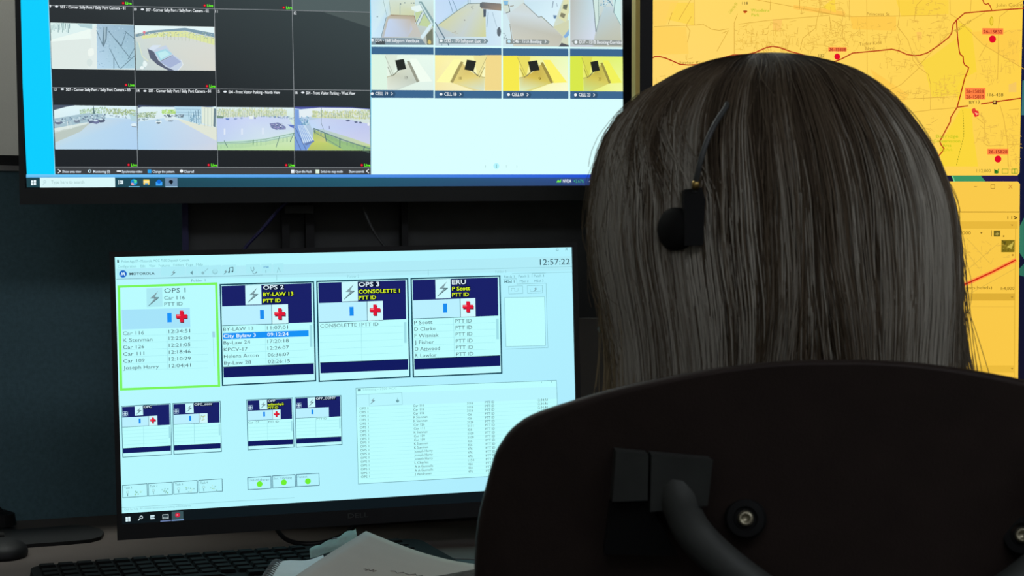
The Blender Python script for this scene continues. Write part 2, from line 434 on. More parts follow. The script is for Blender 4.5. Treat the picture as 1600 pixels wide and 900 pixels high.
for s, x0, x1, y in (('9', 77.5, 80, 12), ('S07 - Corner Sally Port / Sally Port Camera - 01', 94.3, 197, 13), ('10', 209.6, 213.5, 16.6), ('S07 - Corner Sally Port / Sally Port Camera - 02', 228, 327, 17.5),
                     ('11', 336.4, 340, 20), ('12', 459.2, 463.2, 22.6), ('13', 84.3, 88.4, 141.8), ('S07 - Corner Sally Port / Sally Port Camera - 03', 103.2, 204.5, 142),
                     ('14', 213.8, 218, 143.8), ('S07 - Corner Sally Port / Sally Port Camera - 04', 232.4, 330.5, 144), ('15', 339, 343.2, 145.3), ('S04 - Front Visitor Parking - North View', 357, 438, 146),
                     ('16', 461, 465, 146.8), ('S04 - Front Visitor Parking - West View', 478, 555.5, 147.4)):
    cv.text(s, x0, x1, y, 4.6, WH, 7, .018); cv.end('caption')
for x, y in ((88.5, 10.3), (222.5, 14.8), (97.5, 139.5), (226.5, 142.3), (351.6, 143.3), (473, 144.8)): cv.disc(x, y, 2.6, (235, 242, 248), 7, 10, 1.5); cv.end('view_icon')
for s, x0, x1 in (('Show area view', 97.5, 127), ('Monitoring (0)', 146, 172), ('Synchronize video', 190.5, 222.5), ('Change the pattern', 238.5, 272.5), ('Clear all', 287.5, 303), ('Open the Vault', 461.5, 487), ('Switch to map mode', 501, 535.5), ('Show controls', 545, 569)):
    cv.text(s, x0, x1, 270, 4.1, (225, 238, 250), 7, .018); cv.end('caption')
cv.line([(91, 265), (94.5, 267.5), (91, 270.3)], 1.2, WH, 7); cv.end('toolbar_icon'); cv.line([(576, 264.5), (572.5, 267.5), (576, 270.3)], 1.2, WH, 7); cv.end('toolbar_icon')
cv.disc(140, 267.4, 2.8, (200, 230, 240), 7, 8); cv.disc(140.4, 267.4, 1.5, (60, 65, 70), 8, 8); cv.end('toolbar_icon'); cv.line([(183, 267.5), (188.5, 267.5)], 2, WH, 7); cv.end('toolbar_icon')
cv.rect(230.7, 264.8, 236.5, 270.6, (40, 160, 235), 7); cv.end('toolbar_icon'); cv.disc(283.6, 267.4, 2.7, WH, 7, 8); cv.end('toolbar_icon'); cv.rect(454.8, 265, 459.8, 270.6, WH, 7); cv.end('toolbar_icon'); cv.rect(493, 265, 499, 271, (225, 245, 225), 7); cv.end('toolbar_icon')

cv.wash = ((222, 238, 244), .24)
SK = [(226, 246, 246), (236, 248, 240), (214, 240, 246)]
# upper feeds
q = [(78.6, 35.2), (209.2, 39), (211, 109.3), (81.6, 107.6)]
cv.poly(q, [(222, 246, 240), (226, 248, 246), (222, 238, 240), (226, 240, 232)], 6)
f = crop(70, 20, 5.926)
cv.poly(f((55, 260), (410, 235), (470, 320), (478, 515), (65, 512)), (224, 234, 226), 7)
cv.poly(f((60, 250), (420, 150), (440, 235), (60, 268)), (242, 254, 244), 8)
for k in range(14):
    x = 60 + k * 13; cv.line(f((x + random.uniform(-4, 8), 96 + random.uniform(0, 18)), (x, 140 + random.uniform(0, 50))), 1.1, random.choice([(120, 160, 160), (150, 190, 185), (96, 136, 140)]), 8)
cv.poly(f((300, 104), (440, 106), (440, 150), (330, 130)), (165, 200, 205), 8)
cv.poly(f((480, 105), (825, 118), (832, 515), (485, 518)), [(150, 182, 206), (128, 166, 190), (150, 196, 214), (176, 212, 238)], 7)
cv.specks([(150, 40), (208, 42), (209, 107), (153, 106)], 160, [(120, 160, 190), (176, 212, 232), (136, 176, 204), (104, 146, 172)], (.5, 1.3), (.4, .9), 8)
for l in (((590, 170), (790, 420)), ((480, 165), (540, 310)), ((750, 190), (710, 310), (650, 240)), ((740, 170), (830, 240)), ((600, 330), (690, 510)), ((830, 330), (770, 430)), ((700, 520), (830, 400)), ((640, 400), (640, 515))):
    cv.line(f(*l), 1.1, (72, 104, 122), 9)
cv.poly(f((545, 130), (580, 130), (572, 250), (545, 320), (530, 290)), (76, 106, 124), 9); cv.poly(f((552, 130), (566, 130), (562, 240), (548, 290)), (150, 180, 196), 10)
cv.poly(f((420, 180), (478, 110), (484, 515), (400, 515), (430, 300)), (228, 238, 232), 8); cv.blob(142, 81, 6, 8, (244, 250, 240), 9); cv.blob(140, 98, 6, 6, (212, 226, 220), 9)
cv.end('camera_feed')
q = [(210.6, 39.6), (335.2, 42), (336.4, 110.6), (212.4, 109.6)]
cv.poly(q, [(206, 216, 206), (214, 216, 206), (216, 210, 196), (190, 206, 206)], 6)
cv.poly(f((832, 118), (1565, 132), (1570, 200), (1300, 150), (1000, 160), (838, 195)), (232, 250, 250), 7)
cv.poly(f((838, 200), (1000, 165), (1300, 140), (1568, 190), (1572, 230), (1300, 165), (1040, 180), (842, 225)), (96, 130, 150), 8)
cv.poly(f((900, 215), (1100, 175), (1300, 172), (1572, 235), (1572, 300), (1300, 225), (1100, 220), (900, 240)), (222, 228, 140), 8)
cv.specks(f((850, 185), (1560, 175), (1570, 240), (850, 215)), 120, [(84, 112, 130), (230, 244, 240), (160, 190, 190), (150, 180, 90), (190, 210, 220)], (.5, 1.6), (.4, .9), 9)
for x in range(1100, 1570, 34): cv.line(f((x, 180 + (x - 1100) * .08), (x, 245 + (x - 1100) * .08)), .7, (170, 180, 150), 9)
cv.line(f((870, 280), (900, 400), (960, 450)), 1.2, (224, 232, 190), 8); cv.blob(226, 100, 4, 5, (235, 248, 245), 8); cv.blob(222, 106, 3, 3, (240, 250, 248), 8); cv.poly(f((840, 250), (880, 300), (930, 515), (842, 520)), (176, 204, 204), 7)
cv.disc(225.4, 50.5, 2.1, (235, 90, 110), 10); cv.line([(225.4, 50), (225.4, 55.5)], 1.3, (235, 110, 120), 10)
cv.poly(f((950, 330), (1000, 345), (1120, 300), (1180, 380), (1262, 440), (1275, 490), (1235, 535), (1180, 535), (1060, 480), (980, 430)), (190, 204, 226), 8)   # car seen from above
cv.poly(f((950, 330), (1010, 360), (1050, 440), (1120, 500), (1200, 535), (1150, 538), (1040, 480), (975, 420)), (52, 58, 84), 9)
cv.poly(f((955, 340), (1000, 300), (1080, 300), (1010, 350)), (212, 224, 240), 9)
cv.poly(f((1020, 365), (1120, 335), (1180, 380), (1070, 445)), (150, 212, 228), 9); cv.poly(f((1045, 372), (1115, 352), (1160, 384), (1075, 430)), (184, 236, 240), 10)
cv.poly(f((1070, 455), (1190, 400), (1262, 455), (1160, 512)), (150, 164, 206), 9); cv.line(f((1262, 440), (1280, 480), (1235, 535)), 1.0, (236, 242, 250), 10); cv.line(f((1070, 450), (1185, 395)), .9, (70, 80, 110), 10)
cv.end('camera_feed')
# lower feeds
f = crop(70, 150, 5.926)
q = [(84, 164.3), (213.5, 166), (215.2, 233.6), (86.4, 232.8)]
cv.poly(q, [(228, 250, 250), (222, 244, 250), (168, 206, 240), (190, 216, 222)], 6)
cv.poly(f((82, 82), (300, 84), (200, 100), (84, 132)), (30, 40, 62), 7)
cv.poly(f((92, 345), (400, 240), (560, 200), (850, 215), (858, 494), (98, 494)), [(198, 216, 206), (196, 214, 224), (180, 214, 238), (170, 206, 240), (164, 204, 242), (178, 214, 236)], 7)
cv.poly(f((96, 330), (420, 250), (330, 330), (98, 430)), (178, 190, 178), 8)
cv.poly(f((86, 210), (380, 160), (560, 165), (560, 215), (380, 245), (90, 300)), (150, 182, 196), 8)
cv.poly(f((88, 300), (390, 245), (390, 262), (92, 345)), (220, 232, 224), 8)
cv.specks(f((320, 130), (560, 100), (560, 160), (330, 165)), 160, [(130, 176, 120), (160, 200, 140), (110, 146, 110), (200, 224, 190), (180, 210, 170)], (.5, 1.3), (.5, 1.3), 8)
cv.specks(f((560, 110), (840, 130), (840, 185), (560, 160)), 260, [(150, 176, 90), (130, 156, 94), (190, 206, 130), (110, 138, 100), (150, 180, 150), (200, 216, 170)], (.5, 1.4), (.5, 1.4), 8)
cv.poly(f((442, 165), (452, 84), (466, 165)), (60, 92, 92), 9)
cv.specks(f((90, 215), (560, 165), (560, 215), (95, 260)), 110, [(66, 92, 120), (44, 62, 96), (210, 232, 240), (120, 156, 180)], (.6, 2), (.5, 1.1), 9)
cv.specks(f((600, 175), (760, 185), (760, 205), (600, 190)), 30, [(70, 96, 120), (230, 244, 250), (110, 140, 160)], (.7, 1.8), (.5, 1), 9)
for x, y, w, h, c in ((125, 245, 40, 22, (70, 84, 116)), (300, 232, 32, 20, (92, 108, 130)), (430, 232, 36, 24, (56, 66, 104)), (475, 238, 34, 26, (78, 84, 132)), (525, 228, 30, 22, (44, 54, 84))):
    a, bb = f((x, y))[0]; cv.blob(a, bb, w / 5.926, h / 5.926, c, 10); cv.blob(a - .6, bb - 1.8, w / 9, h / 16, (200, 224, 236), 11)
for x in (210, 240): cv.line(f((x, 235), (x + 5, 300)), .8, (230, 240, 236), 10)
cv.blob(209.5, 194.8, 5, 3.2, (222, 240, 248), 10); cv.poly(f((805, 280), (850, 282), (850, 292), (812, 288)), (60, 72, 92), 11); cv.poly(f((780, 160), (850, 150), (850, 240), (800, 230)), (168, 206, 214), 8)
cv.end('camera_feed')
q = [(214.6, 166.2), (338, 166.6), (339.2, 234.4), (216, 233.8)]
cv.poly(q, [(226, 246, 250), (224, 248, 248), (196, 206, 214), (172, 212, 244)], 6)
cv.poly(f((860, 85), (1100, 92), (1590, 95), (1540, 104), (900, 100), (862, 112)), (24, 34, 70), 7)
cv.poly(f((862, 240), (1100, 205), (1250, 225), (1590, 420), (1590, 498), (866, 495)), [(176, 212, 240), (184, 214, 240), (190, 212, 236), (200, 206, 226), (206, 208, 220), (166, 208, 242)], 7)
cv.poly(f((1240, 215), (1570, 290), (1592, 300), (1590, 415), (1250, 232)), (226, 228, 206), 8)
cv.poly(f((1200, 98), (1450, 100), (1455, 200), (1440, 270), (1330, 235), (1210, 195)), (176, 216, 236), 8)
cv.poly(f((1452, 100), (1570, 110), (1572, 290), (1452, 250)), (228, 236, 214), 8)
for x in range(1330, 1450, 22): cv.line(f((x, 110 + random.random() * 40), (x + 8, 235 + (x - 1330) * .2)), 1.0, random.choice([(74, 116, 146), (120, 160, 180), (50, 90, 120)]), 9)
for y in (120, 150, 175): cv.line(f((1215, y), (1440, y + 6)), .8, (110, 156, 184), 9)
for x in (1480, 1510, 1545): cv.line(f((x, 112), (x, 280)), .8, (160, 180, 170), 9)
cv.poly(f((1565, 115), (1585, 118), (1580, 290), (1560, 280)), (70, 96, 110), 9)
cv.specks(f((862, 160), (1040, 145), (1020, 200), (862, 200)), 200, [(130, 156, 96), (150, 176, 110), (100, 130, 90), (180, 206, 160), (206, 222, 190)], (.5, 1.3), (.5, 1.2), 9)
cv.specks(f((1080, 130), (1210, 125), (1210, 165), (1090, 165)), 160, [(150, 206, 70), (180, 226, 90), (120, 176, 84), (206, 236, 140)], (.5, 1.3), (.5, 1.2), 9)
cv.specks(f((870, 205), (960, 195), (950, 225), (870, 232)), 30, [(70, 96, 116), (220, 238, 244), (110, 140, 150)], (.8, 2), (.5, 1), 10)
cv.specks(f((1100, 175), (1280, 170), (1280, 195), (1110, 195)), 46, [(50, 66, 90), (40, 56, 60), (90, 110, 130), (220, 236, 240)], (.8, 2), (.6, 1.2), 10)
cv.blob(*f((1052, 238))[0], 5.2, 4.2, (226, 242, 248), 10); cv.blob(*f((1050, 250))[0], 3.6, 1.6, (56, 76, 90), 11); cv.blob(*f((1050, 225))[0], 3.6, 1.5, (120, 160, 180), 11)
cv.blob(*f((1150, 215))[0], 7, 3.4, (214, 232, 240), 10); cv.blob(*f((1165, 232))[0], 5.5, 1.0, (76, 92, 112), 11)
cv.specks(f((1340, 170), (1450, 170), (1440, 270), (1340, 240)), 40, [(70, 120, 150), (200, 230, 240), (110, 160, 190)], (.5, 1.2), (.8, 2), 10)
cv.end('camera_feed')
f = crop(330, 150, 5.926)
q = [(338.4, 167.2), (459, 168.2), (460.2, 235), (340.2, 234.6)]
cv.poly(q, [(222, 240, 240), (224, 242, 244), (190, 224, 140), (172, 220, 150)], 6)
cv.poly(f((50, 205), (300, 190), (700, 185), (768, 290), (768, 345), (500, 395), (56, 425)), [(182, 196, 246), (196, 206, 248), (200, 212, 244), (198, 214, 240), (206, 230, 226), (206, 226, 236), (184, 204, 240)], 7)
cv.poly(f((56, 425), (500, 395), (768, 340), (768, 370), (500, 425), (56, 450)), (186, 222, 206), 8)
cv.poly(f((52, 135), (700, 130), (700, 188), (52, 195)), (206, 218, 186), 7)
cv.specks(f((52, 115), (700, 115), (690, 188), (52, 195)), 480, [(206, 216, 150), (184, 206, 160), (226, 234, 200), (160, 186, 140), (214, 226, 226), (196, 200, 120), (206, 220, 214)], (.5, 1.5), (.8, 2.2), 8)
for x in range(70, 690, 22): cv.line(f((x, 125 + random.random() * 30), (x + random.uniform(-4, 4), 195)), .6, (140, 160, 140), 9)
cv.poly(f((52, 180), (120, 190), (110, 208), (54, 206)), (86, 120, 96), 9)
cv.specks(f((400, 185), (768, 190), (768, 225), (640, 200)), 50, [(80, 106, 150), (180, 206, 226), (110, 140, 180)], (.7, 1.6), (.5, 1.2), 9)
for x, y, w, c in ((148, 214, 20, (64, 100, 176)), (225, 212, 18, (120, 140, 190)), (280, 206, 14, (140, 160, 196)), (405, 205, 10, (80, 90, 120))): cv.blob(*f((x, y))[0], w / 5.926, 1.5, c, 10)
cv.rect(*f((355, 185))[0], *f((390, 212))[0], (236, 244, 236), 10)
cv.poly(f((540, 255), (620, 245), (690, 285), (690, 310), (600, 315), (555, 295)), (96, 104, 160), 10); cv.specks(f((545, 255), (650, 255), (690, 310), (570, 310)), 30, [(40, 50, 90), (150, 130, 190), (206, 220, 240), (70, 80, 130)], (.7, 2), (.5, 1), 11)
cv.poly(f((705, 265), (766, 268), (766, 300), (740, 290)), (56, 84, 180), 10)
for x, y in ((124, 330), (285, 330), (478, 325)): cv.line(f((x, y - 25), (x, y + 25)), 2.6, (224, 232, 248), 10)
cv.line(f((56, 432), (300, 425), (500, 400), (768, 345)), .9, (90, 140, 110), 10); cv.line(f((56, 440), (300, 440), (500, 420), (768, 365)), .6, (90, 140, 110), 10)
for k in range(60):
    u = k / 59; x = 60 + 680 * u; y = 425 - 80 * max(0, u - .3) ** 1.3
    cv.line(f((x, y), (x + 2, y + 62 - 20 * u)), .45, (120, 176, 120), 10)
for l in (((120, 415), (150, 475)), ((390, 405), (388, 450)), ((635, 370), (600, 475)), ((765, 345), (730, 425))): cv.line(f(*l), 1.0, (60, 100, 90), 11)
cv.end('camera_feed')
q = [(460, 168.8), (577.6, 170.4), (578.6, 235.2), (461, 235)]
cv.poly(q, [(168, 196, 240), (226, 240, 250), (190, 206, 120), (130, 166, 230)], 6)
cv.poly(f((772, 100), (1000, 100), (1300, 104), (1465, 118), (1465, 125), (1300, 112), (1000, 108), (830, 122), (776, 114)), (30, 36, 130), 9)
cv.poly(f((810, 130), (1000, 108), (1300, 112), (1466, 124), (1466, 200), (1000, 185), (815, 200)), (230, 240, 244), 7)
cv.poly(f((940, 160), (1300, 140), (1466, 140), (1466, 215), (930, 200)), (206, 214, 160), 7)
cv.specks(f((930, 140), (1466, 130), (1466, 215), (930, 190)), 420, [(214, 214, 110), (196, 206, 130), (170, 190, 110), (228, 228, 170), (150, 170, 130), (206, 222, 226), (214, 222, 190)], (.5, 1.5), (.8, 2.2), 8)
for x in range(1050, 1460, 20): cv.line(f((x, 135 + random.random() * 30), (x, 205)), .6, (130, 150, 130), 9)
cv.poly(f((900, 225), (1030, 205), (1300, 225), (1466, 260), (1470, 450), (1300, 390), (1040, 310), (930, 300)), [(184, 206, 246), (194, 204, 240), (186, 192, 240), (182, 188, 238), (200, 204, 236), (196, 200, 238), (190, 206, 246), (184, 214, 250)], 8)
cv.poly(f((890, 500), (940, 420), (950, 310), (1220, 420), (1470, 490), (1470, 505), (890, 503)), [(178, 190, 60), (190, 200, 66), (150, 180, 80), (206, 190, 120), (140, 190, 84), (140, 190, 84), (170, 180, 60)], 9)
cv.poly(f((1040, 340), (1220, 420), (1470, 470), (1470, 503), (1230, 503), (1060, 420)), (132, 180, 96), 10)
cv.poly(f((776, 120), (812, 125), (815, 210), (950, 430), (880, 500), (776, 500)), (92, 136, 214), 8)
for k in range(6): cv.poly(f((800 + k * 12, 270), (805 + k * 12, 268), (862 + k * 18, 438 - k * 5), (852 + k * 18, 440 - k * 5)), (214, 234, 250), 10); 
cv.poly(f((860, 440), (950, 410), (955, 425), (875, 460)), (70, 96, 160), 11)
for l in (((780, 300), (880, 500)), ((776, 380), (830, 500))): cv.line(f(*l), 1.1, (44, 70, 140), 11)
cv.specks(f((815, 195), (900, 190), (900, 270), (830, 260)), 46, [(60, 130, 170), (190, 226, 240), (40, 90, 140), (110, 170, 200)], (.5, 1.4), (.7, 1.6), 10)
cv.line(f((1020, 108), (1018, 250), (1040, 310)), .8, (110, 130, 150), 11)
cv.line(f((950, 300), (1060, 345), (1200, 400), (1470, 490)), 1.5, (62, 96, 100), 11); cv.line(f((950, 330), (1060, 395), (1200, 480)), 1.0, (80, 116, 96), 11)
for k in range(40):
    u = k / 39; x = 955 + 500 * u; y = 305 + 178 * u; cv.line(f((x, y), (x + 3, y + 45)), .5, (90, 130, 100), 11)
for l in (((950, 300), (960, 350)), ((1050, 340), (1065, 420)), ((1190, 390), (1190, 480)), ((1420, 465), (1410, 500))): cv.line(f(*l), 1.2, (46, 76, 80), 12)
for x, y, w in ((1265, 228, 22), (1340, 242, 20), (1380, 248, 16)): cv.blob(*f((x, y))[0], w / 5.926, 1.6, (56, 66, 110), 11)
cv.blob(*f((1458, 262))[0], 2, 3, (236, 240, 244), 11); cv.line(f((1092, 280), (1093, 305)), 1, (80, 80, 130), 11)
cv.end('camera_feed')

cv.wash = None
# right application : white page with cell views
WP = (218, 255, 255)
cv.poly([(579.6, -60), (972, -60), (975, 273), (580, 273)], WP, 2, True)
BAR = (62, 104, 144)
for x0, x1, y0, y1 in ((580.3, 677.3, 73, 84.8), (679.3, 783.3, 74.2, 86.4), (785.5, 887.8, 75.2, 87.4), (890.4, 974, 76, 88)):
    cv.poly([(x0, y0), (x1, y0 + .9), (x1 + .3, y1 + .8), (x0, y1)], BAR, 3)
for x0, x1, y0, y1 in ((580.3, 677.3, 140.6, 153), (679.3, 783.6, 141.4, 153.6), (785.8, 888, 142, 154), (890.8, 974, 142.4, 154.4)):
    cv.poly([(x0, y0), (x1, y0 + .4), (x1, y1 + .3), (x0, y1)], BAR, 3)
for x in (758.5, 791, 807.5): cv.line([(x, 258.5), (x, 261.5)], .7, (170, 210, 210), 3)
cv.disc(775.5, 259.5, 4.6, (180, 246, 255), 3); cv.line([(775.5, 257), (775.5, 262)], .8, (70, 110, 120), 4)
cv.end('application_window')
cv.wash = ((222, 240, 244), .22)
f = crop(575, 0, 7.62)
cv.poly([(580.2, -3), (677.2, -3), (677.2, 70.5), (580.2, 70.2)], [(186, 220, 236), (206, 232, 226), (176, 176, 160), (206, 232, 250)], 6)
cv.poly(f((30, -20), (250, -20), (268, 180), (215, 205), (155, 450), (40, 450)), [(190, 226, 244), (206, 232, 226), (206, 224, 214), (186, 220, 240), (196, 228, 250), (206, 236, 255)], 7)
cv.poly(f((250, -20), (560, -20), (550, 185), (268, 180)), [(206, 222, 206), (214, 228, 210), (204, 206, 150), (206, 212, 176)], 7)
cv.poly(f((270, 175), (550, 190), (580, 300), (640, 440), (160, 455), (225, 205)), [(176, 150, 116), (172, 146, 112), (196, 186, 172), (190, 186, 176), (180, 182, 186), (182, 172, 152)], 8)
cv.poly(f((270, 220), (500, 230), (530, 350), (470, 440), (190, 440), (240, 230)), [(196, 184, 170), (190, 176, 160), (186, 190, 210), (184, 190, 206), (186, 206, 240), (190, 206, 236)], 9)
cv.poly(f((510, 80), (620, 60), (660, 120), (590, 145), (520, 120)), (232, 248, 244), 9)
cv.poly(f((560, 150), (640, 130), (780, 300), (780, 330), (640, 310), (575, 300)), (186, 206, 140), 8)
cv.poly(f((600, 20), (640, 20), (780, 240), (780, 330), (690, 200)), (110, 146, 150), 10); cv.poly(f((610, 30), (630, 40), (775, 290), (760, 300)), (206, 232, 232), 11)
cv.poly(f((560, 280), (640, 140), (668, 160), (605, 305)), (206, 226, 226), 10); cv.line(f((575, 280), (640, 150)), .9, (60, 86, 96), 11); cv.line(f((600, 305), (664, 165)), .7, (70, 90, 90), 11)
cv.poly(f((620, 440), (740, 280), (770, 300), (650, 470)), (212, 236, 244), 10); cv.poly(f((690, 420), (770, 330), (775, 535), (700, 535)), (88, 92, 70), 10); cv.blob(*f((730, 500))[0], 3, 3.4, (206, 180, 90), 11)
for l in (((180, 0), (225, 205)), ((250, 20), (270, 180)), ((380, 50), (380, 175))): cv.line(f(*l), .6, (130, 160, 160), 10)
cv.line(f((215, 210), (155, 450)), .9, (80, 100, 110), 10); cv.line(f((268, 182), (550, 190), (580, 300)), .9, (120, 90, 60), 10)
for x, y in ((437, 35), (515, 38), (385, 48), (545, 38), (110, 200)): cv.disc(*f((x, y))[0], 1.1, (80, 100, 110), 10, 8)
cv.poly(f((40, 450), (560, 455), (640, 470), (690, 535), (40, 535)), (96, 118, 132), 11); cv.poly(f((90, 480), (200, 490), (200, 532), (90, 530)), (34, 40, 46), 12)
cv.text('D34 - 168 Sallyport Vestibule', 586.5, 655, 65.4, 5, WH, 13, .016); cv.disc(581.6, 63, 2.2, WH, 13, 8)
cv.end('camera_feed')
cv.poly([(679.6, -3), (783, -3), (783.2, 72), (679.8, 71.4)], [(196, 226, 246), (210, 230, 240), (210, 230, 236), (186, 206, 216)], 6)
cv.poly(f((800, -20), (1190, -20), (1190, 45), (845, 285), (800, 290)), [(190, 216, 246), (180, 212, 246), (196, 226, 240), (186, 216, 240), (196, 220, 250)], 7)
cv.poly(f((1190, 40), (1330, 40), (1400, 190), (1410, 440), (1100, 440), (800, 450), (800, 310), (845, 290)), [(196, 206, 196), (204, 212, 196), (212, 210, 150), (206, 206, 130), (190, 200, 200), (176, 190, 206), (176, 196, 204), (206, 206, 150)], 8)
cv.line(f((845, 290), (1060, 130), (1190, 45), (1340, 40)), .9, (90, 110, 110), 10)
for l in (((960, 0), (1010, 150)), ((1005, 0), (1060, 130)), ((1190, 0), (1190, 45)), ((1212, 0), (1212, 45))): cv.line(f(*l), .9, (80, 120, 150), 10)
cv.poly(f((1330, 40), (1360, 25), (1585, 45), (1585, 130), (1350, 105), (1330, 80)), [(70, 76, 84), (76, 76, 80), (110, 96, 84), (150, 120, 96), (150, 124, 104), (60, 66, 72)], 11)
cv.poly(f((1395, 105), (1585, 130), (1585, 540), (1405, 540)), [(200, 226, 244), (212, 236, 250), (206, 230, 246), (196, 224, 246)], 9); cv.line(f((1430, 150), (1412, 320)), 1.2, (140, 170, 190), 10); cv.line(f((1480, 150), (1530, 320)), .9, (150, 176, 196), 10)
cv.poly(f((1370, 110), (1405, 112), (1400, 200), (1372, 205)), (44, 54, 70), 11); cv.blob(*f((1560, 375))[0], 3.8, 9, (62, 70, 82), 11)
cv.line(f((800, 270), (960, 540)), 1.6, (54, 86, 106), 10); cv.line(f((798, 380), (880, 540)), .9, (80, 120, 140), 10)
cv.specks(f((1000, 370), (1070, 370), (1070, 410), (1000, 410)), 9, [(130, 110, 100), (160, 150, 130)], (.5, 1.1), (.4, .8), 10); cv.blob(*f((1147, 240))[0], 1.2, 1.1, (110, 96, 96), 10); cv.specks(f((1225, 70), (1280, 70), (1260, 110), (1230, 110)), 8, [(120, 120, 120), (160, 160, 150)], (.4, .9), (.4, .8), 10)
cv.poly(f((840, 465), (1410, 465), (1432, 490), (1410, 520), (840, 520)), (104, 124, 132), 11)
cv.text('D32 - 170 Sallyport East', 694.5, 751, 66.2, 5, WH, 13, .016); cv.disc(689, 64, 2.4, WH, 13, 8); cv.line([(756, 62), (758, 64), (756, 66.4)], .9, WH, 13)
cv.end('camera_feed')
f = crop(780, 0, 7.62)
cv.poly([(785.5, -3), (887.6, -3), (888, 73), (785.6, 72.6)], [(206, 228, 236), (206, 220, 190), (206, 206, 170), (190, 206, 216)], 6)
cv.poly(f((40, 150), (130, 150), (300, 20), (480, 200), (640, 320), (760, 440), (710, 550), (170, 550), (140, 300), (80, 260)), [(196, 216, 226), (204, 216, 220), (206, 210, 200), (206, 216, 220), (204, 206, 180), (186, 180, 160), (190, 184, 170), (206, 200, 180), (190, 190, 180), (206, 220, 230)], 7)
cv.poly(f((290, -20), (760, -20), (640, 322), (500, 195), (470, 205), (300, 50)), [(206, 232, 244), (214, 240, 250), (220, 244, 255), (210, 238, 250), (206, 232, 244), (196, 226, 240)], 8)
cv.line(f((290, 40), (470, 208), (500, 195), (640, 325)), 1.1, (110, 116, 110), 9)
cv.poly(f((770, -20), (828, -20), (828, 150), (790, 265), (705, 215), (740, 110)), (222, 220, 160), 8); cv.poly(f((760, 60), (815, 50), (800, 120), (755, 105)), (80, 84, 60), 9); cv.poly(f((735, 150), (790, 170), (770, 220), (720, 195)), (110, 104, 70), 9)
cv.poly(f((640, 180), (685, 185), (670, 225), (648, 220)), (76, 110, 150), 9); cv.line(f((640, 20), (630, 90)), 1.6, (130, 150, 170), 9); cv.line(f((680, 40), (690, 80)), 1.0, (140, 160, 180), 9)
cv.poly(f((40, -10), (110, -10), (125, 130), (80, 155), (40, 100)), (206, 220, 206), 8); cv.line(f((60, 60), (110, 60), (125, 140), (80, 155)), 1.2, (90, 90, 80), 9); cv.poly(f((45, 10), (105, 15), (100, 60), (60, 55)), (110, 176, 220), 9); cv.line(f((130, 75), (170, 68)), 1.2, (130, 120, 100), 9)
cv.poly(f((40, 180), (80, 160), (130, 290), (165, 550), (40, 550)), (206, 232, 240), 8); cv.line(f((125, 290), (150, 470)), 1.2, (150, 140, 120), 9); cv.specks(f((42, 390), (90, 420), (80, 480), (45, 460)), 8, [(60, 80, 90), (120, 140, 150)], (.5, 1.4), (.5, 1.2), 9)
cv.poly(f((760, 440), (828, 350), (828, 420), (790, 455)), (110, 160, 216), 9); cv.poly(f((710, 550), (740, 510), (828, 540), (828, 556), (705, 556)), (50, 48, 56), 9); cv.poly(f((640, 320), (828, 240), (828, 360), (760, 430)), (206, 206, 160), 7)
cv.poly(f((80, 470), (570, 475), (600, 500), (575, 530), (80, 525)), (112, 118, 116), 11)
cv.text('D46 - 151A Booking', 801, 846, 67, 5, WH, 13, .016); cv.disc(795, 65, 2.5, (190, 236, 255), 13, 8); cv.line([(851, 63), (853, 65.2), (851, 67.4)], .9, WH, 13)
cv.end('camera_feed')
cv.poly([(890.2, -3), (971.5, -3), (973, 74), (890.6, 73.4)], [(190, 196, 190), (206, 226, 226), (190, 196, 180), (196, 196, 200)], 6)
cv.poly(f((850, -20), (1115, -20), (1145, 380), (1110, 550), (850, 550)), [(176, 176, 166), (190, 216, 226), (206, 216, 236), (212, 216, 236), (190, 190, 190)], 7)
cv.poly(f((1190, 240), (1250, 80), (1350, 80), (1440, 300), (1452, 550), (1130, 550), (1150, 380)), [(176, 190, 196), (180, 206, 216), (190, 206, 216), (186, 190, 176), (184, 180, 150), (180, 180, 160), (170, 180, 186)], 8)
cv.poly(f((1115, -20), (1200, -20), (1195, 220), (1150, 380)), (206, 230, 220), 8); cv.line(f((1115, -10), (1150, 380)), 1.1, (70, 86, 90), 10); cv.line(f((1180, 0), (1185, 240)), .8, (90, 116, 116), 10); cv.line(f((1200, 180), (1150, 380)), .7, (90, 110, 110), 10)
cv.poly(f((1350, -20), (1445, -20), (1448, 300), (1365, 150)), (200, 236, 232), 9); cv.line(f((1365, 150), (1445, 300)), .9, (110, 150, 150), 10); cv.line(f((1380, 0), (1360, 150)), 1.0, (70, 100, 110), 10); cv.line(f((1300, 0), (1345, 70)), 1.2, (80, 120, 150), 10); cv.specks(f((1200, 0), (1320, 0), (1300, 50), (1210, 100)), 20, [(90, 140, 170), (200, 230, 240), (130, 176, 200)], (.6, 1.6), (.6, 1.6), 10)
cv.poly(f((860, 490), (890, 472), (1452, 482), (1454, 545), (890, 535)), (122, 126, 122), 11)
cv.text('D37 - 151B Booking Corridor', 905, 973, 68, 5, WH, 13, .016); cv.disc(899.5, 66, 2.5, WH, 13, 8)
cv.end('camera_feed')
cv.wash = None
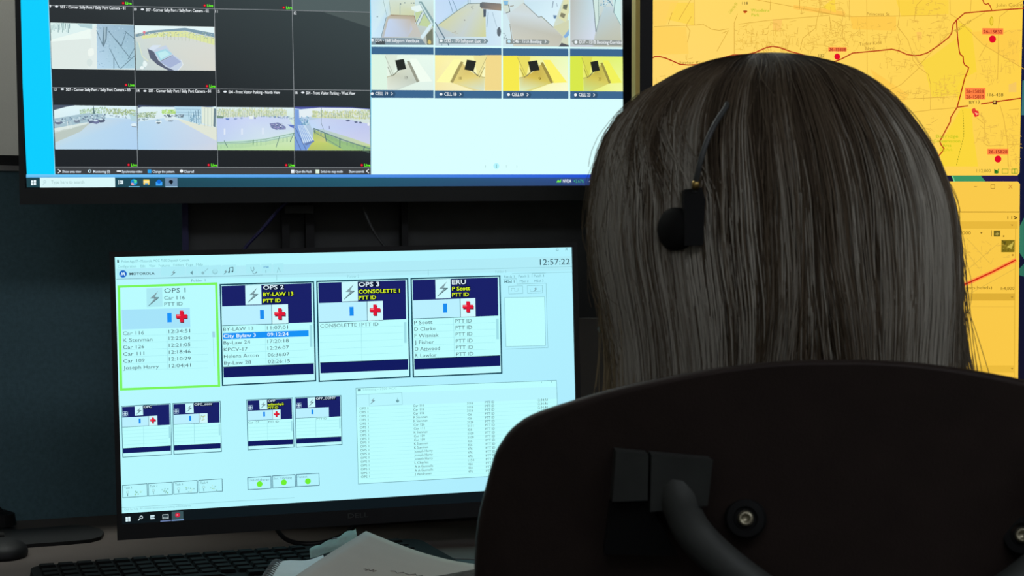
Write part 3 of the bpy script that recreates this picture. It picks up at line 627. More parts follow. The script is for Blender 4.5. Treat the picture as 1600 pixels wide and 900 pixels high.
def cell(x0, y0, x1, y1, base, side, floor, lab, dx, s0, s1, flip=False, num=None):
    W_ = x1 - x0; H_ = y1 - y0; cv.wash = ((250, 252, 206), .26)
    def g(*pts): return [(x0 + (1 - u if flip else u) * W_, y0 + v * H_ + (y0 * 0)) for u, v in pts]
    cv.poly([(x0, y0), (x1, y0 + .8), (x1, y1 + .6), (x0, y1)], base, 6)
    cv.poly(g((0, 0), (.24, 0), (.25, 1), (0, 1)), side, 7)
    cv.poly(g((.22, 0), (.42, .02), (.36, .58), (.30, .62)), tuple(int(v * .93) for v in base[0]), 8)
    cv.line(g((.22, .05), (.36, .6)), .7, tuple(int(v * .6) for v in base[0]), 10)
    cv.poly(g((.36, .58), (.48, .44), (.58, .24), (.74, .78), (.42, 1), (.26, 1), (.25, .62)), floor, 8)
    cv.poly(g((.57, .2), (.61, .18), (.78, .76), (.73, .79)), tuple(int(v * .62) for v in floor[0]), 9)
    cv.poly(g((.61, .12), (.72, .12), (.98, .76), (.77, .78)), tuple(min(255, int(v * 1.06)) for v in base[0]), 9)
    wsh = cv.wash; cv.wash = None; cv.poly(g((.38, .17), (.52, .13), (.56, .41), (.42, .46)), (38, 42, 38), 11); cv.wash = wsh
    cv.line(g((.36, .58), (.25, .64)), .6, (120, 110, 60), 10); cv.line(g((.44, .44), (.36, .58)), 1.3, (60, 58, 40), 10)
    cv.line(g((.26, .35), (.33, .62), (.36, .56)), .8, tuple(int(v * .45) for v in floor[0]), 11)
    if num: 
        a = g((.56 if not flip else .62, .66))[0]; cv.text(num, a[0] - 2, a[0] + 2.2, a[1] + 2, 4.5, tuple(int(v * .55) for v in floor[0]), 11)
    cv.wash = None; cv.text(lab, s0, s1, y1 + 8.2, 5, WH, 13, .016)
    cv.poly([(s0 - 7, y1 + 2), (s1 + 10, y1 + 2), (s1 + 12, y1 + 6), (s1 + 10, y1 + 11), (s0 - 7, y1 + 11)], (50, 84, 116), 9)
    cv.disc(s0 - 5.2, y1 + 6, 2.3, WH, 13, 8); cv.line([(s1 + 5, y1 + 4), (s1 + 7, y1 + 6), (s1 + 5, y1 + 8.2)], .9, WH, 13)
    cv.end('camera_feed')
cell(580.2, 85, 677.3, 140.6, [(226, 246, 240), (226, 250, 250), (216, 240, 244), (226, 246, 240)], (212, 244, 236), [(190, 196, 186), (198, 206, 196), (206, 214, 206), (176, 190, 190), (196, 214, 216), (216, 228, 226), (206, 214, 206)], 'CELL 19', 0, 586.5, 606, num='19')
cell(679.3, 86.2, 783.4, 141.4, [(252, 238, 150), (240, 252, 180), (254, 252, 210), (242, 224, 160)], (240, 206, 118), [(222, 194, 90), (206, 176, 80), (206, 180, 90), (226, 204, 106), (224, 200, 116), (200, 220, 206), (216, 210, 140)], 'CELL 18', 0, 694, 713, True, '18')
cell(785.6, 87.2, 887.9, 142, [(246, 228, 70), (228, 252, 190), (252, 252, 210), (246, 246, 140)], (246, 228, 34), [(206, 170, 40), (180, 146, 30), (190, 160, 50), (206, 186, 60), (220, 206, 90), (214, 236, 190), (200, 200, 130)], 'CELL 09', 0, 799.5, 818, num='9')
cell(890.4, 87.8, 973.4, 142.4, [(226, 226, 50), (216, 242, 90), (240, 250, 150), (220, 230, 50)], (206, 226, 30), [(200, 176, 40), (170, 150, 30), (180, 166, 40), (206, 190, 60), (206, 206, 80), (190, 216, 110), (190, 196, 70)], 'CELL 23', 0, 904, 922, num='23')

# ================================================================== portrait display with the yellow map
DR = rot3(0.1174, 0.0607, 0.0021)
DW, DH = 0.45, 0.66
dp = np.array([0.3783, 1.7485, 1.3053])
DC = dp + DR @ np.array([0.005, 0, 0.1014 + 0.09 - DH / 2])
dr = thing('portrait_display', 'tall display in night-light yellow showing a street map behind the operator', 'display', Vector(DC) + Vector((0, 0, -DH / 2 - .02)))
scr2, DM = display(dr, DC, DR, DW, DH, (.0146, .014, .014, .016), .045, MT['bezel'])
bm = BM(); box(bm, (-DW / 2 - .0195, -0.003, -DH / 2 - .016), (-DW / 2 - .0145, 0.02, DH / 2 + .014), DM)
obj('gap_light_strip', bm, MT['cream'], dr, 'cream strip painting the lit wall in the gap')  # cream colour stands in for the bright wall seen between the screens
cv = Canvas(DC, DR, scr2)
X0, X1 = 1017.4, 1604
def onrect(x0, y0, x1, y1, n=0): return [(x0, y0), (x1, y0), (x1, y1), (x0, y1)]
wl, wr, wb_, wt_ = -DW / 2, DW / 2, -DH / 2, DH / 2
cv.add([(wl, wt_), (wr, wt_), (wr, wb_), (wl, wb_)], [(40, 26, 60), (12, 26, 70), (20, 16, 22), (30, 16, 20)], 1, True)
cv.poly([(1486, 274), (1532, 274), (1540, 284), (1491, 284)], (60, 150, 100), 2); cv.poly([(1487, 275), (1489, 275), (1492, 284), (1490, 284)], (120, 220, 150), 3)
cv.poly([(1532, 274), (1590, 274), (1592, 284), (1540, 284)], (38, 26, 74), 2)
cv.poly([(1597.5, 126), (1604, 124), (1603, 180), (1596, 180)], (56, 110, 116), 2); cv.poly([(1592.5, 355), (1600, 340), (1600, 405), (1593, 395)], (50, 120, 96), 2); cv.poly([(1592.5, 420), (1600, 412), (1600, 432), (1593, 430)], (46, 110, 90), 2)
cv.end('desktop_background')
MB = (255, 208, 76)
cv.poly([(1017.6, -90), (1600, -90), (1598, 0), (1595.4, 130), (1592.8, 270), (1589.5, 274.3), (1020.6, 274.3), (1018.8, 130)], [(255, 220, 104), (255, 212, 78), (255, 212, 76), (255, 210, 74), (254, 209, 76), (254, 209, 78), (255, 212, 92), (255, 216, 110)], 3, True)
f = crop(1000, 0, 5.0); f2 = crop(1280, 0, 5.0); f3 = crop(1280, 140, 5.0)
# parks and blocks
for pts, c in ((f2((1085, 170), (1190, 230), (1230, 560), (1150, 600), (1090, 830), (1060, 700), (1165, 540), (1100, 430)), (247, 214, 42)), (f2((790, 480), (880, 440), (1070, 300), (1090, 420), (1150, 520), (1100, 740), (880, 760), (830, 560)), (246, 214, 56)),
               (f3((1110, 140), (1190, 150), (1200, 330), (1240, 600), (960, 600), (940, 460), (960, 400)), (248, 216, 40)), (f2((20, 60), (120, -20), (130, 100)), (250, 216, 60)), (f2((600, 0), (1010, 0), (1010, 110), (640, 130)), (250, 210, 60)),
               (f2((1180, 250), (1570, 230), (1560, 520), (1300, 360)), (254, 198, 70)), (f2((240, 130), (600, 130), (600, 240), (260, 230)), (255, 196, 78)), (f2((400, 540), (700, 740), (600, 870), (440, 640)), (254, 196, 80)), (f((1200, 40), (1600, 90), (1600, 130), (1200, 70)), (255, 186, 84)),
               (f((100, 10), (300, 10), (200, 200), (100, 200)), (255, 210, 110)), (f((100, 210), (360, 210), (380, 420), (100, 430)), (255, 208, 104)), (f((1035, 150), (1110, 150), (1100, 240), (1040, 240)), (250, 190, 110)), (f2((760, 250), (800, 250), (800, 310), (765, 310)), (250, 184, 100)), (f2((1480, 660), (1540, 640), (1540, 720), (1480, 720)), (240, 190, 110)),
               (f((200, 150), (420, 200), (420, 20), (240, 20)), (252, 216, 84))):
    cv.poly(pts, tuple(a_ * .55 + b_ * .45 for a_, b_ in zip(c, (255, 213, 82))), 4)
cv.end('map_blocks')
ST = (214, 166, 62); ST2 = (190, 140, 60)
for l in (f((422, -10), (424, 195)), f((110, 208), (440, 196), (490, 190), (560, 230), (620, 238), (690, 225)), f((400, 130), (360, 200), (390, 240), (370, 330)), f((395, 0), (300, 160)), f((220, 190), (250, 100)), f((735, 420), (735, 180), (760, 110)), f((1400, -10), (1405, 60), (1380, 160), (1370, 220), (1270, 300), (1250, 390)),
          f((860, -10), (1210, 55), (1600, 130)), f((1020, 0), (1015, 80)), f((1247, 0), (1245, 70)), f((1480, 130), (1490, 220)), f((770, 190), (1000, 160), (1480, 120)), f((640, 260), (690, 240), (600, 400)),
          f2((370, -10), (374, 620)), f2((0, 100), (240, 130), (990, 120)), f2((235, 0), (235, 160)), f2((620, -10), (625, 120), (612, 210), (690, 310), (720, 400), (730, 470), (780, 530), (850, 580), (870, 660), (868, 860)),
          f2((1020, 0), (1022, 110), (1070, 140), (1280, 350), (1600, 540)), f2((1400, 260), (1392, 620)), f2((1250, 450), (1310, 340)), f2((1600, 0), (1500, 60), (1410, 130), (1395, 250)), f2((1185, 0), (1180, 90)), f2((780, 530), (640, 660), (500, 730)), f2((1290, 100), (1000, 270), (780, 510)), f2((550, 780), (760, 770), (1080, 755)), f2((640, 890), (860, 860), (1080, 840)),
          f3((1410, 120), (1440, 220), (1470, 420), (1475, 600)), f3((1470, 430), (1580, 425)), f3((1480, 160), (1560, 150)), f3((1230, 220), (1290, 270), (1285, 420), (1320, 440), (1440, 435)), f2((740, 160), (760, 40), (800, 0)), f2((100, 160), (180, 200), (180, 300), (220, 340))):
    cv.line(l, .8, ST, 5)
# little streets
def streets(quad, n):
    for _ in range(n):
        u, v = random.random(), random.random(); x, y = bil(quad, u, v)
        L = random.uniform(4, 12); a = random.choice([0, PI / 2]) + random.gauss(0, .25)
        p = [(x, y), (x + L * math.cos(a), y + L * math.sin(a))]
        if random.random() < .6: p.append((p[1][0] + random.uniform(-5, 5), p[1][1] + random.uniform(-5, 5)))
        cv.line(p, .6, random.choice([(226, 180, 72), (234, 188, 76), (218, 172, 70)]), 5)
streets(f((740, 180), (1180, 170), (1230, 400), (720, 410)), 120); streets(f((1180, 200), (1600, 180), (1600, 380), (1270, 400)), 70); streets(f((1250, 0), (1600, 0), (1600, 120), (1250, 60)), 24)
streets(f2((0, 160), (360, 140), (360, 360), (0, 400)), 60); streets(f2((400, 180), (620, 170), (660, 380), (400, 400)), 36); streets(f2((690, 140), (1010, 130), (1000, 260), (720, 400)), 46); streets(f2((0, 0), (230, 0), (230, 120), (0, 110)), 16)
streets(f2((440, 440), (720, 440), (760, 520), (560, 620)), 30); streets(f2((590, 700), (780, 620), (830, 760), (600, 800)), 26); streets(f2((880, 580), (1100, 580), (1080, 760), (890, 760)), 44); streets(f2((1400, 260), (1570, 200), (1560, 500), (1400, 560)), 34); streets(f2((1220, 440), (1390, 440), (1390, 620), (1230, 640)), 24)
streets(f3((1200, 270), (1440, 260), (1440, 430), (1220, 440)), 40); streets(f3((1450, 170), (1560, 160), (1560, 600), (1480, 600)), 36); streets(f2((700, 0), (1000, 0), (1000, 110), (720, 110)), 20); streets(f((100, 440), (420, 420), (300, 560), (110, 640)), 8); streets(f3((760, 220), (930, 220), (900, 420), (800, 300)), 10)
# main roads
RD = (182, 56, 22); RD2 = (204, 84, 20)
for l, w in (([(1018.5, 91), (1023, 88.6), (1030, 88.4), (1040, 91), (1052, 96), (1062, 100.5), (1075, 101.6), (1095, 101), (1110, 98), (1125, 92), (1145, 86), (1165, 86), (1180, 82), (1197, 74.5), (1207, 72.5), (1218, 74.5), (1236, 81), (1252, 85), (1280, 96), (1300, 98), (1315, 92), (1332, 83), (1354, 81), (1375, 79), (1393, 77), (1404, 79.5), (1416, 85), (1427, 87), (1437, 86.5), (1449, 82.5), (1465, 72), (1482, 58.5), (1486.5, 52), (1489, 38), (1494, 31.5), (1507, 20.5), (1540, 17.5), (1600, 13)], 1.9),
             ([(1494, 31), (1496, 60), (1498.5, 80), (1500, 85), (1504.5, 88.5), (1505, 97), (1507, 101.5), (1513, 105.5), (1512, 110), (1507, 122), (1500, 150), (1495, 168), (1485, 184), (1484.5, 190), (1477, 204), (1468, 221), (1470, 226), (1474.5, 232), (1472, 237), (1466, 244), (1466, 250), (1467.3, 260)], 1.9),
             ([(1495, 167.5), (1512, 165.5)], 1.8), ([(1533, 162.5), (1552, 159.5), (1594.5, 153.5)], 1.9), ([(1534, -4), (1537, 5), (1540, 7), (1543.5, 5.5), (1546.5, 9), (1549, 15.5)], 1.6)):
    cv.line(l, w, RD, 7)
for k in range(22):
    y = 172 + k * 4; x = 1504 + 1.5 * math.sin(k / 5) - max(0, k - 10) * .75; cv.line([(x, y), (x, y + 2)], .9, (150, 140, 30), 6)
cv.end('map_roads')
TK = (70, 54, 26); TG = (170, 190, 20); TS = (176, 132, 46)
for s, x0, x1, y, c, col, ang in (('118', 1159.5, 1168.5, 7.5, 4.6, TK, 0), ('Woodbine', 1173, 1202, 18.5, 4.6, TG, 0), ('Park', 1174, 1186, 25.5, 4.4, TG, 0), ('Princess St', 1354, 1390, 24.3, 4.8, TS, 0), ('Taylor Kidd', 1342, 1377, 71.5, 4.8, TS, .08), ('Blvd', 1351, 1366, 78.4, 4.6, TS, .05),
                             ('John Counter', 1556, 1606, 10.6, 4.8, TS, .03), ('132', 1278.5, 1287.5, 89.3, 4.6, TK, 0), ('BY13', 1514, 1530.5, 162.3, 4.6, TK, .05), ('116-458', 1542, 1567, 150.6, 4.8, TK, 0), ('Taylor Kidd Blvd', 1060, 1122, 99.8, 4.4, TS, 0),
                             ('Centennial Dr', 1424, 1450, 82, 4.4, ST2, -1.0), ('Queen Mary Rd', 1530, 1546, 178, 4.2, ST2, -1.05), ('Marsh Dr', 1494, 1524, 51, 4.4, (190, 150, 50), .62), ('Bayridge', 1462, 1497, 215, 4.6, TG, 0), ('Conservation', 1458, 1500, 222.3, 4.4, TG, 0), ('Area', 1472, 1486, 229.3, 4.4, TG, 0), ('Dog Park', 1468, 1488, 236, 4.2, (206, 200, 30), 0),
                             ('Collins Bay Rd', 1141, 1160, 22, 4.4, (180, 176, 30), .95), ('1:12,000', 1525, 1547.5, 269.3, 5, (120, 110, 40), 0)):
    cv.text(s, x0, x1, y, c, col, 8, .0, ang); cv.end('map_caption')
cv.blob(1164, 18.5, 3.4, 2.2, (206, 80, 20), 8); cv.rect(1161, 16.6, 1167, 18, (150, 60, 20), 9); cv.end('vehicle_marker')
TAG = (255, 130, 66)
for x0, y0, x1, y1 in ((1294, 73.8, 1322.4, 80.6), (1534.5, 44, 1567, 54), (1507.5, 137, 1539, 155.5), (1542.5, 232.5, 1575, 241.5)): cv.rect(x0, y0, x1, y1, TAG, 8); cv.end('incident_tag')
TR_ = (150, 24, 20)
for s, x0, x1, y in (('26-15838', 1295, 1321.5, 79.8), ('26-15832', 1536, 1565.5, 52), ('26-15828', 1509, 1537, 145.4), ('26-15819', 1509, 1537, 153.8), ('26-15828', 1544, 1573.5, 239.5)): cv.text(s, x0, x1, y, 4.9, TR_, 9, .012); cv.end('incident_number')
for x, y, r in ((1307.8, 88.6, 4.7), (1550.3, 61.2, 5.5), (1558.8, 248.6, 5.3)): cv.disc(x, y, r, (228, 6, 40), 9, 20); cv.end('incident_dot')
cv.blob(1521.5, 173, 4, 4.4, (224, 70, 50), 9); cv.blob(1525, 177.6, 5.4, 5.6, (232, 40, 46), 10); cv.poly([(1522, 175), (1529, 178), (1525, 180)], (255, 180, 130), 11); cv.end('vehicle_marker'); cv.rect(1550.5, 157, 1557, 163.5, (96, 50, 26), 9); cv.rect(1552, 158.5, 1555, 161, (230, 190, 90), 10); cv.end('vehicle_marker')
cv.disc(1549, 33, 3, (206, 176, 30), 5, 12, 7); cv.disc(1549, 33, 2, (246, 206, 60), 6, 12, 5.4); cv.end('map_marker')
cv.poly([(1553, 264), (1560, 268), (1559, 271), (1553, 271)], (40, 110, 30), 9); cv.line([(1560, 264), (1556, 271)], 1.4, (50, 140, 40), 10); cv.end('map_button'); cv.line([(1565.5, 264), (1574.5, 264), (1574.5, 271), (1565.5, 271)], .8, (140, 160, 40), 9, True); cv.end('map_button'); cv.line([(1580.5, 264), (1589, 264), (1589, 271), (1580.5, 271)], .9, (90, 150, 30), 9, True); cv.line([(1585, 264), (1585, 271)], .9, (90, 150, 30), 9)
cv.end('map_button')
# second window
cv.poly([(1020.6, 287), (1022, 283.6), (1590, 283.6), (1593.4, 287), (1590.5, 600), (1588, 700), (1024, 700)], [(250, 200, 74), (250, 200, 74), (250, 204, 78), (250, 202, 74), (252, 204, 78), (250, 200, 70), (248, 196, 66)], 3, True)
cv.line([(1022, 331), (1592, 331.2)], 1.2, (150, 112, 26), 5)
cv.poly([(1024, 346), (1590, 346), (1590, 357.5), (1024, 357.5)], (232, 184, 60), 4); cv.poly([(1024, 458.5), (1586, 458.5), (1585.5, 469.5), (1024, 469.5)], (222, 174, 54), 4); cv.poly([(1024, 571), (1585, 571), (1584.5, 582), (1024, 582)], (236, 188, 62), 4)
cv.line([(1586.5, 357), (1584.5, 600)], .8, (214, 166, 50), 4); cv.line([(1024, 479), (1584, 479.5)], .8, (232, 184, 66), 4)
cv.line([(1502, 446), (1514, 441.5), (1550, 425), (1586, 406.5)], 6, (255, 150, 70), 5); cv.line([(1470, 459), (1514, 441.5), (1550, 425), (1586, 406.5)], 2.1, (206, 30, 10), 6)
streets([(1490, 380), (1560, 375), (1580, 400), (1500, 430)], 26)
for l in ([(1500, 380), (1530, 420)], [(1510, 372), (1545, 410)], [(1490, 440), (1560, 380)], [(1495, 470), (1585, 420)]): cv.line(l, .8, (222, 180, 70), 5)
cv.line([(1522, 291.5), (1526, 291.5)], .9, (190, 146, 50), 5); cv.line([(1548, 288.5), (1554, 288.5), (1554, 294.5), (1548, 294.5)], .9, (176, 132, 40), 5, True); cv.line([(1576, 289), (1581, 294.5)], .9, (200, 130, 50), 5); cv.line([(1581, 289), (1576, 294.5)], .9, (200, 130, 50), 5)
for x in (1574.5, 1580.5): cv.line([(x, 338), (x, 342)], 1, (130, 100, 30), 5)
cv.line([(1584, 338.5), (1588.5, 340), (1585, 342)], 1.6, (96, 70, 20), 5)
cv.text('1:8000', 1494, 1516.5, 366.5, 5, (130, 96, 24), 5); cv.poly([(1531, 363), (1535, 363), (1533, 365.4)], (110, 80, 20), 5); cv.line([(1549, 360), (1549, 369)], .9, (160, 120, 40), 5); cv.disc(1568, 369, 1.3, (110, 80, 20), 5, 6)
cv.rect(1552.5, 360.3, 1562.5, 369.5, (112, 98, 30), 5); cv.poly([(1554, 366), (1558, 363), (1561, 365), (1558, 368)], (176, 156, 70), 6)
cv.rect(1564.5, 375, 1585, 394, (128, 110, 26), 5); cv.poly([(1573, 386), (1584, 377), (1580, 390), (1577, 387)], (206, 186, 80), 6); cv.poly([(1566, 377), (1572, 377), (1570, 383)], (90, 78, 20), 6); cv.specks([(1565, 376), (1584, 376), (1584, 393), (1565, 393)], 16, [(96, 84, 22), (160, 140, 50)], (.8, 2), (.6, 1.4), 6)
cv.disc(1582, 398.5, 1.8, (200, 150, 50), 5, 8)
cv.text('segments.bends)', 1490, 1550, 452.3, 5, (150, 112, 30), 5); cv.text('1:4,000', 1563.5, 1584.5, 453.2, 5, (120, 88, 20), 5)
for x, y in ((1581, 352), (1581, 464.5), (1581, 576)): cv.poly([(x - 2, y - 1.2), (x + 2, y - 1.2), (x, y + 1.4)], (160, 120, 40), 6)
cv.end('map_window')

# ================================================================== the desk monitor (radio console)
MR = rot3(0.2498, 0.0204, -0.0181); MW, MH = 0.50, 0.50 * 9 / 16
MC = np.array([-0.1727, 1.6777, 0.9867])
mo = thing('computer_monitor', 'black desk monitor showing the radio console with coloured channel panels', 'monitor', Vector(MC) + Vector((0, 0, -MH / 2 - .02)))
scr3, MM = display(mo, MC, MR, MW, MH, (.0055, .006, .0055, .0165), .045, MT['bezel'])
cv = Canvas(MC, MR, mo); cv.text('DELL', 543, 575, 809, 7.5, (46, 50, 52), 30, .01)
V = [(Vector((a[0], -0.0034, a[2]))) for a in cv.v]
me = bpy.data.meshes.new('maker_lettering'); me.from_pydata([tuple(MM @ v) for v in V], [], cv.f); link('maker_lettering', me, MT['dgrey'], mo, 'small grey maker lettering on the lower bezel')
cv = Canvas(MC, MR, scr3)
w, h = MW / 2, MH / 2
WHT = (184, 248, 255)
cv.add([(-w, h), (w, h), (w, -h), (-w, -h)], [(184, 250, 255), (178, 242, 255), (172, 234, 254), (184, 248, 255)], 1, True)
cv.poly([(182, 420), (560, 410), (896, 400), (897, 422), (560, 432), (183, 437)], (176, 236, 248), 2)
LG = (140, 196, 206); LG2 = (110, 160, 172)
cv.line([(182, 436.3), (410, 429.8)], .8, (120, 170, 182), 3); cv.line([(410, 429.8), (570, 425), (894, 416.5)], .6, LG, 3); cv.line([(800, 427.5), (894, 425)], .6, LG, 3); cv.line([(432, 429.5), (432.5, 438)], .6, LG, 3); cv.line([(669, 421), (669, 430)], .6, LG, 3)
cv.text('Police App17 - Motorola MCC 7500 Dispatch Console', 190, 297, 410.5, 4.2, (120, 180, 190), 4)
for s, x0, x1, y in (('Configuration', 184, 213, 418.5), ('Edit', 219.5, 227, 417.7), ('View', 233, 243, 417.2), ('Features', 248, 266, 416.8), ('Folders', 271, 287, 416), ('Page', 291, 302, 415.4), ('Help', 306.5, 317, 415)): cv.text(s, x0, x1, y, 4, (130, 186, 196), 4)
cv.rect(183.2, 406, 185.6, 410.5, (40, 50, 56), 4)
cv.disc(192.2, 428, 5.9, (20, 100, 200), 4, 20); cv.poly([(188.3, 431), (190.6, 424.6), (192.2, 428.4), (193.8, 424.4), (196.2, 431), (194.6, 431), (193.6, 428), (192.2, 431), (190.8, 428), (189.8, 431)], (226, 250, 255), 5)
cv.text('MOTOROLA', 202.4, 242, 429.8, 3.9, (40, 62, 70), 4, .02)
def bolt(x, y, s, layer=6, col=(130, 160, 168), col2=(60, 92, 100)):
    cv.poly([(x + .38 * s, y - .72 * s), (x - .42 * s, y + .02 * s), (x + .02 * s, y + .04 * s), (x - .55 * s, y + .74 * s), (x + .46 * s, y - .06 * s), (x + .02 * s, y - .08 * s)], col, layer)
    cv.line([(x + .02 * s, y - .08 * s), (x + .46 * s, y - .06 * s), (x - .55 * s, y + .74 * s)], max(.5, s * .06), col2, layer + 1)
for x0, x1 in ((251, 289), (291, 307), (309, 327), (328, 346), (347, 369), (384, 406), (408, 424), (427, 443)):
    y = 417.6 + (436 - 417.6) * 0 - (x0 - 182) * .0275; cv.poly([(x0, y + 1.2), (x1, y + .2), (x1 + .3, y + 14), (x0 + .3, y + 15)], (172, 236, 247), 3)
bolt(271, 426, 6.5); bolt(352.5, 424.5, 5.2)
cv.line([(358.5, 425), (358.5, 418.5), (364, 417.6), (364, 424)], 1.0, (60, 90, 98), 5); cv.disc(357.6, 425.2, 1.4, (60, 90, 98), 5, 8); cv.disc(363, 424.2, 1.4, (60, 90, 98), 5, 8)
cv.poly([(297, 426), (301, 423), (301, 429.5)], (110, 156, 166), 5); cv.disc(317, 426.5, 2.4, (140, 190, 200), 5, 10); cv.line([(320, 424), (325, 419.5)], .9, (140, 190, 200), 5); cv.disc(336, 424.5, 4.4, (150, 206, 216), 5, 12); cv.disc(336, 423.4, 3.2, (168, 230, 240), 6, 12)
cv.line([(392, 417.5), (392.5, 422), (395, 424), (397, 421.5), (396.5, 417.4)], .8, (110, 150, 160), 5); cv.line([(394.8, 424), (395.5, 427.5), (398, 427.8), (400.5, 425.5)], .8, (110, 150, 160), 5); cv.disc(400.8, 425.5, 1.2, (110, 150, 160), 5, 8)
cv.text('OTAR', 411.5, 420, 419, 3, (50, 120, 190), 5, .015); cv.line([(415.5, 422), (415.5, 426)], .8, (110, 150, 160), 5); cv.line([(433, 426), (435, 418), (438, 425)], .8, (140, 190, 200), 5)
for s, x0, x1, y in (('Folder 1', 299, 321, 440.5), ('Folder 2', 543, 561, 434), ('Folder 3', 774, 791, 426.5)): cv.text(s, x0, x1, y, 4.2, LG2 if '1' in s else (150, 206, 216), 5)
cv.text('12:57:22', 843.5, 890.5, 414.2, 9, (48, 78, 90), 5)
cv.line([(869, 389), (872, 389), (872, 391.5), (869, 391.5)], .6, LG2, 4, True); cv.line([(883.5, 387.5), (886.5, 391)], .7, LG2, 4); cv.line([(886.5, 387.5), (883.5, 391)], .7, LG2, 4)
cv.text('Click for help. All console resources are waiting without alarms.', 194, 300, 797.5, 3.2, LG, 4); cv.line([(190, 793.5), (460, 777.5)], .6, LG, 4)
cv.end('console_window')
DK = (24, 74, 92); NV = (24, 32, 104); NV2 = (16, 26, 96); HD = (190, 250, 255)
TXT = (78, 104, 112)
def cross(x, y, s, layer=9):
    for d, c in ((.1 * s, (120, 40, 60)), (0, (224, 24, 54))):
        cv.poly([(x - .33 * s * .5 + d * .6, y - .5 * s + d), (x + .33 * s * .5 + d * .6, y - .5 * s + d), (x + .33 * s * .5 + d * .6, y + .5 * s + d), (x - .33 * s * .5 + d * .6, y + .5 * s + d)], c, layer + (0 if d else 2))
        cv.poly([(x - .5 * s + d * .6, y - .165 * s + d), (x + .5 * s + d * .6, y - .165 * s + d), (x + .5 * s + d * .6, y + .165 * s + d), (x - .5 * s + d * .6, y + .165 * s + d)], c, layer + (1 if d else 3))
    cv.poly([(x - .42 * s, y - .1 * s), (x - .1 * s, y - .12 * s), (x - .1 * s, y - .02 * s), (x - .42 * s, y)], (255, 120, 130), layer + 4)
# OPS 1 (selected, green frame)
cv.poly([(183.6, 446.2), (339.6, 441.2), (344.2, 604.3), (187.2, 610.3)], (122, 246, 92), 4)
cv.poly([(187.6, 449.6), (336, 445), (340.4, 601), (191.2, 606.4)], (186, 252, 255), 5)
cv.poly([(190, 484), (296.5, 481), (297.5, 511.5), (191, 515)], (166, 228, 250), 6)
cv.poly([(228.8, 450.4), (253.4, 449.7), (254, 479), (229.3, 480)], (172, 234, 244), 6); bolt(241, 466, 15.5, 7)
for s, x0, x1, y, c in (('OPS 1', 256.6, 290, 457.6, 7.4), ('Car 116', 256.4, 289, 468.4, 5.9), ('PTT ID', 256.8, 285.5, 478.2, 5.9)): cv.text(s, x0, x1, y, c, (70, 98, 108), 7)
cv.rect(261, 489, 268.4, 503.4, (24, 146, 250), 8); cross(283.6, 494, 17.5)
for (n, x1, tm), y in zip((('Car 116', 225, '12:34:51'), ('K Stenman', 238.5, '12:25:04'), ('Car 126', 225.5, '12:21:05'), ('Car 111', 225.5, '12:18:46'), ('Car 109', 226, '12:10:29'), ('Joseph Harry', 248.5, '12:04:41')), (523.6, 534.4, 545.2, 556, 566.8, 577.4)):
    k = (y - 523.6) * .02; cv.text(n, 192 + k, x1, y, 5.8, TXT, 7); cv.text(tm, 263.3 + k, 297.3 + k, y - 3, 5.8, TXT, 7)
    cv.line([(191, y + 1.5), (325, y - 2.7)], .4, (160, 226, 236), 6)
cv.line([(260.5, 515), (262, 576)], .5, (150, 216, 228), 6); cv.poly([(331.5, 518), (335.5, 518), (336, 527), (332, 527)], (160, 212, 232), 6); cv.line([(333, 527), (334.5, 572)], .6, (150, 214, 226), 6)
cv.end('channel_panel')
